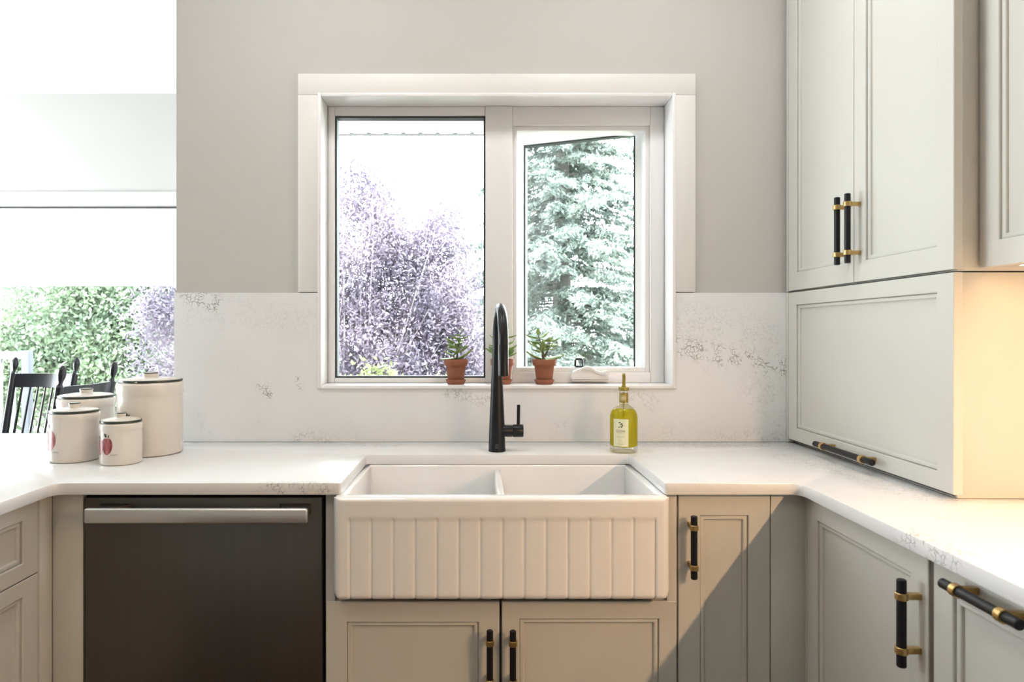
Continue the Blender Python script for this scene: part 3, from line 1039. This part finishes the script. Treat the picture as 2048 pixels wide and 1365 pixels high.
def text_mesh(s, size):
    cu = bpy.data.curves.new('txt', 'FONT')
    cu.body = s
    cu.size = size
    cu.align_x = 'CENTER'
    cu.resolution_u = 3
    ob = bpy.data.objects.new('txt', cu)
    COL.objects.link(ob)
    dg = bpy.context.evaluated_depsgraph_get()
    me = bpy.data.meshes.new_from_object(ob.evaluated_get(dg))
    vs_ = [tuple(v.co) for v in me.vertices]
    fs = [tuple(p.vertices) for p in me.polygons]
    bpy.data.objects.remove(ob)
    bpy.data.curves.remove(cu)
    bpy.data.meshes.remove(me)
    return vs_, fs


def text_on_cyl(mb, s, size, c, r, az, z, sx=1.0):
    vs_, fs = text_mesh(s, size)
    return mb.raw([on_cyl(c, r, az + x * sx / r, z + y) for x, y, _ in vs_], fs)


tx = MB()
text_on_cyl(tx, 'CUCINA', 0.0105, bc, br + 0.0008, AZL, TOP + 0.066, 0.72)
tx.build('lettering', 'ink', lo)
ol = MB()


def leafshape(mb, c, r, az, z, ln, wd, ang):
    vs_, fs = [], []
    n = 8
    for i in range(n + 1):
        u = i / n
        hw = wd * math.sin(math.pi * u) * 0.5
        for s in (-1, 1):
            a_, b_ = (u - .5) * ln, s * hw
            x_ = a_ * math.cos(ang) - b_ * math.sin(ang)
            y_ = a_ * math.sin(ang) + b_ * math.cos(ang)
            vs_.append(on_cyl(c, r, az + x_ / r, z + y_))
    for i in range(n):
        fs.append((2 * i, 2 * i + 2, 2 * i + 3, 2 * i + 1))
    return mb.raw(vs_, fs)


for (da, dz, ln, wd, an) in ((0.06, 0.0915, .009, .0042, .5), (-0.07, 0.0955, .008, .0034, .15), (0.12, 0.0865, .008, .0042, 1.2),
                             (0.06, 0.0815, .008, .0030, -.6), (-0.10, 0.0815, .007, .0030, .3), (0.0, 0.0865, .011, .0012, -.9)):
    leafshape(ol, bc, br + 0.0008, AZL + da, TOP + dz, ln, wd, an)
ol.build('olive_sprig', 'ink', lo)
sm = MB()
for k, (dz, hw) in enumerate(((0.0615, .26), (0.053, .34), (0.050, .24), (0.041, .10), (0.036, .16), (0.031, .20), (0.027, .12))):
    curved_patch(sm, bc, br + 0.0008, AZL - hw, AZL + hw, TOP + dz, TOP + dz + 0.0008, 6)
sm.build('fine_print', 'ink_pale', lo)
ne = MB()
ne.raw([on_cyl(bc, 0.0141, AZL + 0.1 + 0.0088 * rr * math.cos(k * math.pi / 12) / 0.0141, TOP + 0.1675 + 0.0088 * rr * math.sin(k * math.pi / 12)) for rr in (0.82, 1.0) for k in range(24)],
       [(k, (k + 1) % 24, 24 + (k + 1) % 24, 24 + k) for k in range(24)])
ne.raw([on_cyl(bc, 0.0141, AZL + 0.1 + 0.0055 * rr * math.cos(k * math.pi / 12) / 0.0141, TOP + 0.1675 + 0.0055 * rr * math.sin(k * math.pi / 12)) for rr in (0.2, 1.0) for k in range(24)],
       [(k, (k + 1) % 24, 24 + (k + 1) % 24, 24 + k) for k in range(24)])
ne.build('neck_seal', 'gold_pale', bt)


# ------------------------------------------------------------------ canisters
def outline_patch(mb, c, r, az, z, pts, rings=4):
    """filled outline (s along the surface, h up) wrapped on a cylinder"""
    mx = sum(p[0] for p in pts) / len(pts)
    my = sum(p[1] for p in pts) / len(pts)
    n = len(pts)
    vs_ = [on_cyl(c, r, az + mx / r, z + my)]
    for k in range(1, rings + 1):
        for (px, py) in pts:
            x_, y_ = mx + (px - mx) * k / rings, my + (py - my) * k / rings
            vs_.append(on_cyl(c, r, az + x_ / r, z + y_))
    fs = [(0, 1 + i, 1 + (i + 1) % n) for i in range(n)]
    for k in range(rings - 1):
        for i in range(n):
            j = (i + 1) % n
            fs.append((1 + k * n + i, 1 + (k + 1) * n + i, 1 + (k + 1) * n + j, 1 + k * n + j))
    return mb.raw(vs_, fs)


def apple_pts(w, h, n=40):
    out = []
    for i in range(n):
        a = 2 * math.pi * i / n
        s, q = math.sin(a), math.cos(a)
        rr = 1.0 - 0.16 * math.exp(-((a - math.pi / 2) / 0.30) ** 2)
        taper = 0.80 + 0.20 * (s + 1) / 2 * 1.1
        out.append((w / 2 * q * rr * taper, h / 2 * s * rr))
    return out


def canister(cx_, d, r, h, label, apples, waist=True):
    cy_ = CAM_Y + d
    c = (cx_, cy_)
    o = thing('canister', (cx_, cy_, TOP), label, 'canister', 'stoneware canister set')
    z0 = TOP + 0.0005
    w = r
    pr = [(0.0, 0.0), (w * 0.90, 0.0), (w * 0.955, 0.002), (w * 0.985, 0.007), (w * 0.985, h * 0.70), (w * 0.975, h * 0.80), (w * 0.985, h * 0.83),
          (w * 1.0, h * 0.86), (w * 1.0, h * 0.955), (w * 0.985, h * 0.985), (w * 0.95, h), (0.0, h)]
    MB().lathe(pr, (cx_, cy_, z0), n=56, capped=False).build('jar', 'canister', o)
    zl = z0 + h + 0.0003
    lid = MB().lathe([(0.0, 0.0), (w * 0.90, 0.0), (w * 0.90, 0.002), (w * 0.93, 0.002 + 0.0035), (w * 0.90, 0.0085), (w * 0.6, 0.0125), (w * .33, 0.014), (0.0, 0.014)],
                     (cx_, cy_, zl), n=56, capped=False).build('lid', 'canister', o)
    MB().lathe([(w * 0.925, 0.0012), (w * 0.968, 0.0015), (w * 0.975, 0.0040), (w * 0.968, 0.0068), (w * 0.925, 0.0072)], (cx_, cy_, zl), n=56, capped=False).build('lid_edge', 'rim_green', lid)
    kr = w * 0.235
    MB().lathe([(0.0, 0.012), (kr * 0.93, 0.012), (kr * 0.93, 0.017), (kr, 0.022), (kr * 1.0, 0.0262), (kr * 0.94, 0.028), (0.0, 0.0285)], (cx_, cy_, zl), n=32, capped=False).build('knob', 'canister', lid)
    MB().lathe([(kr * 1.004, 0.0245), (kr * 1.01, 0.0252), (kr * 0.99, 0.0268), (kr * .95, 0.0284)], (cx_, cy_, zl), n=32, capped=False).build('knob_edge', 'rim_green', lid)
    az = math.atan2(CAM_Y - cy_, 0 - cx_)
    rp = w * 0.985 + 0.0005
    for i, (da, zc_, aw, ah) in enumerate(apples):
        A = MB()
        outline_patch(A, c, rp + 0.0003 * i, az - da, z0 + zc_, apple_pts(aw, ah))
        ao = A.build('painted_apple', 'apple', o)
        Lf = MB()
        leafshape(Lf, c, rp + 0.0005, az - da - 0.004 / rp, z0 + zc_ + ah * .60, ah * .30, ah * .15, 2.2)
        leafshape(Lf, c, rp + 0.0005, az - da + 0.006 / rp, z0 + zc_ + ah * .55, ah * .20, ah * .06, 1.3)
        Lf.build('painted_leaf', 'leaf_ink', ao)
        if i == 0:
            sg = MB()
            for k in range(7):
                leafshape(sg, c, rp + 0.0004, az - da + (aw * .30 + k * 0.0028) / rp, z0 + zc_ - ah * .5 + (k % 3) * 0.0012 - 0.001, 0.006, 0.0010, (0.9, 2.0, 0.4)[k % 3])
            sg.build('painted_signature', 'sign_ink', ao)
    return o


canister(-1.011, 2.100, 0.0945, 0.219, 'largest cream stoneware canister, standing next to the backsplash end', [(0.72, 0.075, 0.085, 0.085)])
canister(-1.248, 2.170, 0.083, 0.164, 'cream canister at the back, mostly hidden behind the front left one', [(1.25, 0.065, 0.075, 0.075)])
canister(-1.176, 1.985, 0.0665, 0.138, 'medium cream canister in front on the left, painted apple at its edge', [(1.20, 0.064, 0.062, 0.064)])
canister(-1.017, 1.940, 0.0555, 0.115, 'smallest cream canister, front right of the set, with two painted apples', [(0.70, 0.055, 0.036, 0.049), (1.22, 0.051, 0.034, 0.046)])


# ------------------------------------------------------------------ jade plants on the window stool
def jade_leaf_mesh():
    n, m = 9, 8
    vs_, fs = [], []
    for i in range(n):
        u = i / (n - 1)
        hw = 0.5 * 0.50 * (math.sin(math.pi * u ** 0.8) ** 0.75 if 0 < u < 1 else 0.06)
        tk = 0.06 * math.sin(math.pi * min(1, max(0, u))) + 0.012
        for k in range(m):
            a = 2 * math.pi * k / m
            vs_.append((u, hw * math.cos(a), tk * math.sin(a) + 0.22 * u * u - 0.05 * (1 - (math.cos(a)) ** 2)))
    for i in range(n - 1):
        for k in range(m):
            j = (k + 1) % m
            fs.append((i * m + k, i * m + j, (i + 1) * m + j, (i + 1) * m + k))
    fs.append(tuple(range(m)))
    fs.append(tuple(range((n - 1) * m, n * m)))
    me = bpy.data.meshes.new('leaf')
    me.from_pydata(vs_, [], fs)
    me.materials.append(M['jade'])
    me.shade_smooth()
    return me


JL = jade_leaf_mesh()


def jade(x, label, stems, leaves, seed):
    """stems: polylines (dx, dz) in m from the soil; leaves: (stem, t, azimuth deg, pitch deg, length)"""
    rs_ = random.Random(seed)
    y = 0.022
    z0 = WZ0 + 0.0005
    o = thing('potted_jade_plant', (x, y, z0), label, 'potted plant', 'jade plants on the window sill')
    k = 0.97
    MB().lathe([(0, 0), (0.028 * k, 0), (0.030 * k, 0.002), (0.0355 * k, 0.012), (0.0355 * k, 0.0155), (0.033 * k, 0.0165), (0.030 * k, 0.006), (0, 0.006)], (x, y, z0), n=40, capped=False).build('saucer', 'terracotta', o)
    MB().lathe([(0, 0.0075), (0.0265 * k, 0.0075), (0.0275 * k, 0.009), (0.0360 * k, 0.064), (0.0405 * k, 0.064), (0.0415 * k, 0.066), (0.0430 * k, 0.084), (0.0420 * k, 0.0858),
                (0.0385 * k, 0.0858), (0.0365 * k, 0.078), (0, 0.078)], (x, y, z0), n=40, capped=False).build('pot', 'terracotta', o)
    MB().lathe([(0.0365 * k, 0.0790), (0.02, 0.0805), (0, 0.0815)], (x, y, z0), n=24, capped=False).build('soil', 'soil', o)
    paths = []
    zb = z0 + 0.079
    sm_ = MB()
    for s in stems:
        P_ = [Vector((x + dx, y + dy, zb + dz)) for dx, dy, dz in s]
        Q = []
        for i in range(len(P_) - 1):
            for q in range(4):
                Q.append(P_[i].lerp(P_[i + 1], q / 4))
        Q.append(P_[-1])
        rr = [0.0034 - 0.0019 * i / (len(Q) - 1) for i in range(len(Q))]
        sm_.tube(Q, rr, 8)
        paths.append(Q)
    sm_.build('stem', 'stem', o)
    for (si, t_, azd, pit, ln) in leaves:
        Q = paths[si]
        p = Q[min(len(Q) - 1, int(round(t_ * (len(Q) - 1))))]
        lf = bpy.data.objects.new('leaf', JL)
        COL.objects.link(lf)
        lf.parent = o
        lf.location = p - Vector((x, y, z0))
        lf.rotation_euler = (math.radians(rs_.uniform(-25, 25)), -math.radians(pit), math.radians(azd))
        ln *= 1.32
        lf.scale = (ln, ln * rs_.uniform(0.9, 1.2), ln)
    return o


def pairs(si, spec, seed):
    r_ = random.Random(seed)
    out = []
    for (t_, az, ln) in spec:
        for s in (0, 180):
            out.append((si, t_, az + s + r_.uniform(-15, 15), r_.uniform(-5, 25), ln * r_.uniform(0.85, 1.1)))
    return out


jade(-0.0796, 'potted jade plant in terracotta on the sill, left of the faucet',
     [[(0.002, 0, 0), (0.006, 0, 0.03), (0.010, 0, 0.055), (0.016, 0, 0.098)], [(-0.004, 0, 0), (-0.008, 0, 0.02), (0.0, 0, 0.028)], [(0.006, 0, 0.03), (-0.004, 0, 0.062)]],
     pairs(0, [(0.35, 20, .030), (0.5, 200, .026), (0.62, 10, .030), (0.72, 80, .024), (0.82, 15, .028), (0.92, 60, .022)], 1)
     + [(0, 1.0, 30, 60, .018), (0, 1.0, 200, 40, .016), (0, .15, 190, -18, .046), (0, .12, 8, 22, .048), (1, .6, 200, 10, .032), (1, .8, -60, 20, .028)]
     + pairs(2, [(0.5, 0, .028), (0.75, 30, .026), (0.98, 0, .028)], 4), 1)
jade(0.0800, 'potted jade plant in terracotta on the sill, half hidden behind the faucet',
     [[(-0.004, 0, 0), (-0.012, 0, 0.03), (-0.018, 0, 0.075)], [(0.004, 0, 0), (0.012, 0, 0.035), (0.016, 0, 0.082)]],
     pairs(0, [(0.4, 20, .036), (0.55, 0, .034), (0.8, 30, .030), (1.0, 0, .026)], 5) + pairs(1, [(0.3, 20, .034), (0.5, 0, .036), (0.75, 30, .032), (0.98, 0, .026)], 6)
     + [(0, .35, 190, 15, .042), (1, .3, -10, 5, .034)], 2)
jade(0.2250, 'potted jade plant in terracotta on the sill, right of the faucet',
     [[(0.0, 0, 0), (-0.003, 0, 0.03), (-0.010, 0, 0.055), (-0.020, 0, 0.088)], [(0.001, 0, 0.015), (0.013, 0, 0.040), (0.020, 0, 0.068)], [(-0.005, 0, 0), (-0.008, 0, 0.03)]],
     pairs(0, [(0.42, 10, .036), (0.6, 20, .040), (0.72, 0, .030), (0.88, 15, .032)], 8) + pairs(1, [(0.5, 0, .030), (0.75, 20, .032), (0.95, 0, .026), (1.0, 70, .020)], 9)
     + [(0, 1.0, 100, 70, .020), (0, .1, 185, 12, .050), (0, .12, -5, 2, .052), (2, .9, 190, 10, .026), (2, 1.0, -80, 50, .034), (0, .5, -90, 30, .034)], 3)


# ------------------------------------------------------------------ dining table and chairs
tb = thing('dining_table', (-2.85, 1.05, 0.0), 'white dining table behind the worktop at the left edge', 'table')
MB().box(-3.5, -2.10, 0.84, 1.29, 0.722, 0.750, 0.004).build('table_top', 'table', tb)
MB().box(-3.44, -2.16, 0.89, 1.26, 0.64, 0.7215).build('apron_frame', 'table', tb)
for lx_ in (-3.40, -2.20):
    for ly_ in (0.93, 1.22):
        MB().lathe([(0.018, 0), (0.03, 0.05), (0.024, 0.3), (0.035, 0.56), (0.035, 0.64)], (lx_, ly_, 0.0), n=16).build('leg', 'table', tb)


def chair(loc, rz, label, lean=0.17):
    """spindle-back chair; local +y is the way it faces; back at -y"""
    o = thing('spindle_chair', loc, label, 'chair', 'black spindle-back chairs')
    R_ = Matrix.Rotation(rz, 4, 'Z')
    L0 = Vector(loc)

    def w(x, y, z):
        return L0 + (R_ @ Vector((x, y, z)))

    def by(z):
        return -0.19 - math.tan(lean) * (z - 0.45)

    Ht = 1.085
    for s in (-1, 1):
        bx0, bx1 = 0.175, 0.188
        m = MB()
        P_, Rr = [], []
        for z, r_ in ((0.43, .014), (0.5, .016), (0.62, .020), (0.75, .021), (0.90, .0195), (1.00, .0185), (1.045, .0180)):
            u = (z - 0.43) / 0.65
            P_.append(w(s * (bx0 + (bx1 - bx0) * u), by(z), z))
            Rr.append(r_)
        for z, r_ in ((1.047, .014), (1.056, .010), (1.062, .0085), (1.070, .0105), (1.085, .0155), (1.100, .0180), (1.117, .0165), (1.132, .0115), (1.140, .004)):
            P_.append(w(s * bx1, by(z), z))
            Rr.append(r_)
        m.tube(P_, Rr, 14)
        m.build('back_post', 'chair', o)
        fl = MB().tube([w(s * .19, .19, 0), w(s * .185, .185, .1), w(s * .17, .165, .43)], [.012, .018, .016], 12)
        fl.build('leg', 'chair', o)
        MB().tube([w(s * .175, -.24, 0), w(s * .172, -.22, .1), w(s * .16, -.17, .43)], [.012, .018, .016], 12).build('leg', 'chair', o)
    seat = [(-.20, -.20), (-.215, .05), (-.20, .20), (-.10, .225), (.10, .225), (.20, .20), (.215, .05), (.20, -.20), (.10, -.215), (-.10, -.215)]
    fr = (L0, R_ @ Vector((1, 0, 0)).to_3d(), R_ @ Vector((0, 1, 0)), Vector((0, 0, 1)))
    MB().prism(seat, 0.425, 0.455, 0.006, fr=fr).build('seat', 'chair', o)
    # crest rail, curved back a little
    n = 10
    vs_, fs = [], []
    zA, zB = 0.968, 1.046
    for i in range(n + 1):
        x_ = -0.182 + 0.364 * i / n
        bow = -0.030 * (1 - (x_ / 0.182) ** 2)
        for (z, dy) in ((zA, .008), (zB, .008), (zB, -.010), (zA, -.010)):
            vs_.append(w(x_, by(z) + bow + dy, z))
    for i in range(n):
        for k in range(4):
            j = (k + 1) % 4
            fs.append((4 * i + k, 4 * i + j, 4 * i + 4 + j, 4 * i + 4 + k))
    fs += [(3, 2, 1, 0), (4 * n, 4 * n + 1, 4 * n + 2, 4 * n + 3)]
    MB().raw(vs_, fs).build('crest_rail', 'chair', o)
    for i in range(7):
        x_ = -0.132 + 0.264 * i / 6
        bow = -0.030 * (1 - (x_ / 0.182) ** 2)
        MB().tube([w(x_ * .92, -0.185, .45), w(x_, by(.7) + bow * .7, .7), w(x_, by(.972) + bow, .972)], [.006, .0072, .0055], 8).build('spindle', 'chair', o)
    for (a, b) in (((-.17, .165, .2), (.17, .165, .2)), ((-.165, -.19, .22), (.165, -.19, .22)), ((-.175, .17, .17), (-.165, -.19, .17)), ((.175, .17, .17), (.165, -.19, .17))):
        MB().tube([w(*a), w((a[0] + b[0]) / 2, (a[1] + b[1]) / 2, a[2]), w(*b)], [.008, .012, .008], 10).build('stretcher', 'chair', o)
    return o


# chair at the right end of the table: faces left; chair beyond the table: faces the camera, turned a little left
chair((-2.11, 0.86, 0), math.radians(90 - 4), 'black spindle-back chair nearest the canisters, seen from its side')
chair((-2.535, 1.283, 0), math.radians(180 - 5), 'black spindle-back chair beyond the white table, facing the kitchen', lean=0.22)

# ------------------------------------------------------------------ outdoors
st(MB().box(-40, 40, 2.6, 60, -0.45, -0.40), 'ground', 'lawn', 0)
st(MB().box(-1.0, 6, 0.18, 3.4, -0.42, -0.36), 'bounce_ground', 'ground', 0)  # unseen ground, made pale to bounce daylight up to the soffit
# eave over the kitchen window: vented soffit boards and their edge channel
ev = struct('eave', (0.5, 0.4, 2.2))
for i in range(22):
    x_ = -0.93 + i * 0.15
    MB().box(x_ + 0.001, x_ + 0.0745, 0.18, 0.665, 2.153, 2.165, 0.003).box(x_ + 0.0755, x_ + 0.149, 0.18, 0.665, 2.153, 2.165, 0.003).build('soffit_board', 'soffit', ev)
for i in range(44):
    x_ = -0.93 + i * 0.075
    MB().box(x_ - 0.010, x_ + 0.010, 0.642, 0.664, 2.1505, 2.1528).build('groove_end_shade', 'shadow_gap', ev)  # dark blocks stand in for shade in the groove ends
MB().box(-0.95, 2.4, 0.18, 0.665, 2.1655, 2.18).build('soffit_backing', 'soffit', ev)
MB().box(-0.95, 2.4, 0.6655, 0.6705, 2.1495, 2.156).build('edge_channel', 'shadow_gap', ev)
MB().box(-0.95, 2.4, 0.671, 0.69, 2.155, 2.34, 0.002).build('fascia', 'soffit', ev)


def foliage(name, cen, size, mat, parent, wid=0.38, droop=None, dirs=None, up=0.0):
    """one mesh of small pointed leaves; droop/dirs give growth directions"""
    n = len(cen)
    if dirs is None:
        dirs = rng.normal(size=(n, 3))
    dirs = dirs + np.array([0, 0, up])
    dirs /= np.linalg.norm(dirs, axis=1, keepdims=True) + 1e-9
    b = rng.normal(size=(n, 3))
    b -= dirs * (b * dirs).sum(1, keepdims=True)
    b /= np.linalg.norm(b, axis=1, keepdims=True) + 1e-9
    s = size[:, None]
    v = np.empty((n, 4, 3))
    v[:, 0] = cen - dirs * s * .5
    v[:, 1] = cen + b * s * wid * .5
    v[:, 2] = cen + dirs * s * .5
    v[:, 3] = cen - b * s * wid * .5
    base = np.array(world_loc(parent))
    v = (v - base).reshape(-1, 3)
    me = bpy.data.meshes.new(name)
    me.vertices.add(n * 4)
    me.vertices.foreach_set('co', v.ravel())
    me.loops.add(n * 4)
    me.loops.foreach_set('vertex_index', np.arange(n * 4, dtype=np.int32))
    me.polygons.add(n)
    me.polygons.foreach_set('loop_start', np.arange(0, n * 4, 4, dtype=np.int32))
    me.update(calc_edges=True)
    me.materials.append(M[mat])
    o = bpy.data.objects.new(name, me)
    COL.objects.link(o)
    o.parent = parent
    o['kind'] = 'stuff'
    return o


def bush(name, loc, label, blobs, mat, n_clusters, per, csize, leaf, twigs=True, wid=0.38, cat='tree', up=0.2):
    """blobs: (x, y, z, rx, ry, rz, weight) ellipsoids in world space"""
    o = thing(name, loc, label, cat)
    ws = np.array([b[6] for b in blobs], float)
    ws /= ws.sum()
    pick = rng.choice(len(blobs), n_clusters, p=ws)
    bl_ = np.array(blobs)[pick]
    d = rng.normal(size=(n_clusters, 3))
    d /= np.linalg.norm(d, axis=1, keepdims=True)
    r_ = rng.uniform(0.15, 1.0, n_clusters) ** 0.5
    C = bl_[:, :3] + d * r_[:, None] * bl_[:, 3:6]
    C[:, 2] = np.maximum(C[:, 2], -0.3)
    pts = np.repeat(C, per, 0) + rng.normal(size=(n_clusters * per, 3)) * csize
    sz = rng.uniform(0.7, 1.25, len(pts)) * leaf
    foliage('foliage', pts, sz, mat, o, wid, up=up)
    m = MB()
    L0 = Vector(loc)
    for i in range(0, n_clusters, 3):
        e_ = Vector(C[i])
        a_ = L0 + Vector((random.uniform(-.25, .25), random.uniform(-.1, .1), 0))
        mid = a_.lerp(e_, .55) + Vector((random.uniform(-.15, .15), random.uniform(-.1, .1), -.05))
        m.tube([a_, mid, e_, e_ + (e_ - mid).normalized() * .18], [.022, .009, .004, .002], 4, False)
    m.build('branches', 'twig' if twigs else 'bark', o)
    return o


bush('purple_leaf_tree', (-1.3, 4.6, -0.4), 'bushy purple-leaved tree filling the left window pane',
     [(-1.30, 4.7, 2.05, .62, .6, 1.05, 3.0), (-0.75, 4.6, 1.55, .70, .6, .85, 2.6), (-0.42, 4.5, 1.75, .34, .4, .95, 1.6), (-1.6, 4.5, .7, 1.0, .6, .9, 3.0),
      (-0.7, 4.3, .5, .75, .6, .7, 2.2), (-2.6, 4.8, 1.4, .9, .6, 1.1, 2.6), (-3.25, 4.9, 1.3, .35, .5, .9, .8), (-0.22, 4.5, .85, .30, .4, .75, 1.5)],
     'purple', 640, 190, 0.115, 0.049, wid=0.34)
bush('green_leaf_tree', (-5.9, 7.8, -0.4), 'light green leafy tree beyond the dining room window',
     [(-5.9, 7.8, 1.3, 1.5, .9, 1.3, 3), (-5.0, 7.6, 1.9, 1.1, .8, 1.3, 2.4), (-7.0, 7.8, .7, 1.1, .8, .9, 1.5), (-4.3, 7.6, .8, 1.1, .8, 1.1, 2)],
     'green', 470, 190, 0.18, 0.075, wid=0.5)
bush('low_shrub', (-0.6, 3.0, -0.4), 'low yellow-green shrub at the foot of the left window pane',
     [(-0.85, 3.0, .60, .34, .2, .38, 1), (-0.38, 3.0, .50, .34, .2, .38, 1)], 'hedge', 70, 90, 0.075, 0.05, wid=0.55, cat='shrub')

# spruce with whorls of drooping branches
sp = thing('spruce_tree', (1.05, 6.3, -0.4), 'tall pale blue-green spruce outside the open casement', 'tree')
MB().tube([(1.05, 6.3, -0.4), (1.05, 6.3, 3), (1.06, 6.3, 6.2)], [.16, .10, .02], 10).build('trunk', 'bark', sp)
PT, DR, SZ_ = [], [], []
brm = MB()
z = 0.15
while z < 5.9:
    Lb = 1.85 * (1 - (z + .4) / 6.9) + 0.10
    nb_ = 12
    for k in range(nb_):
        a = 2 * math.pi * k / nb_ + random.uniform(-.35, .35)
        l = Lb * random.uniform(.78, 1.15)
        dirh = np.array([math.cos(a), math.sin(a), 0])
        side = np.array([-math.sin(a), math.cos(a), 0])
        P0 = np.array([1.05, 6.3, z + random.uniform(-.1, .1)])
        sag = random.uniform(.10, .24)

        def bp(u):
            return P0 + dirh * l * u + np.array([0, 0, 0.10 * u - sag * 2.2 * u * u + 0.30 * sag * 2 * u ** 3])
        brm.tube([tuple(bp(u)) for u in (0, .35, .7, 1)], [.018, .012, .007, .003], 4, False)
        nspray = int(24 * l) + 6
        for s_ in range(nspray):
            u = random.uniform(.18, 1.0)
            p = bp(u)
            sl = random.uniform(.12, .34) * (1.15 - u * .55)
            sd_ = random.choice((-1, 1))
            dv = side * sd_ * random.uniform(.5, 1) + dirh * random.uniform(.3, .9) + np.array([0, 0, random.uniform(-.75, -.15)])
            dv /= np.linalg.norm(dv)
            m_ = 18
            uu = rng.uniform(0, 1, m_)
            q = p + dv * (uu * sl)[:, None] + rng.normal(size=(m_, 3)) * .016
            PT.append(q)
            DR.append(np.tile(dv, (m_, 1)) + rng.normal(size=(m_, 3)) * .55)
            SZ_.append(rng.uniform(.045, .095, m_))
    z += 0.19
brm.build('branches', 'bark', sp)
foliage('needles', np.concatenate(PT), np.concatenate(SZ_), 'spruce', sp, 0.30, dirs=np.concatenate(DR))

# pale board fence right of the spruce
fe = thing('board_fence', (2.6, 8.5, -0.4), 'pale board fence glimpsed right of the spruce', 'fence')
for i in range(12):
    x_ = 1.75 + i * 0.16
    MB().box(x_, x_ + .14, 8.5, 8.52, -0.4, 1.35 + (i % 2) * .01, 0.003).build('board', 'fence', fe)
MB().box(1.7, 3.7, 8.521, 8.56, 0.0, 0.09).box(1.7, 3.7, 8.521, 8.56, 1.0, 1.09).build('rails', 'fence', fe)

# deck railing beyond the dining window
dk = thing('deck_railing', (-4.6, 4.2, -0.4), 'grey deck post with pale rail outside the dining window', 'railing')
MB().box(-4.345, -4.275, 4.15, 4.22, -0.4, 1.11, 0.004).build('post', 'deck', dk)
MB().box(-6.2, -4.345, 4.15, 4.23, 1.03, 1.10, 0.004).build('top_rail', 'deck_pale', dk)
MB().box(-6.2, -4.345, 4.17, 4.21, 0.12, 0.18, 0.004).build('bottom_rail', 'deck_pale', dk)
for i in range(12):
    x_ = -4.45 - i * 0.125
    MB().box(x_ - .018, x_ + .018, 4.175, 4.21, 0.18, 1.03, 0.002).build('baluster', 'deck_pale', dk)
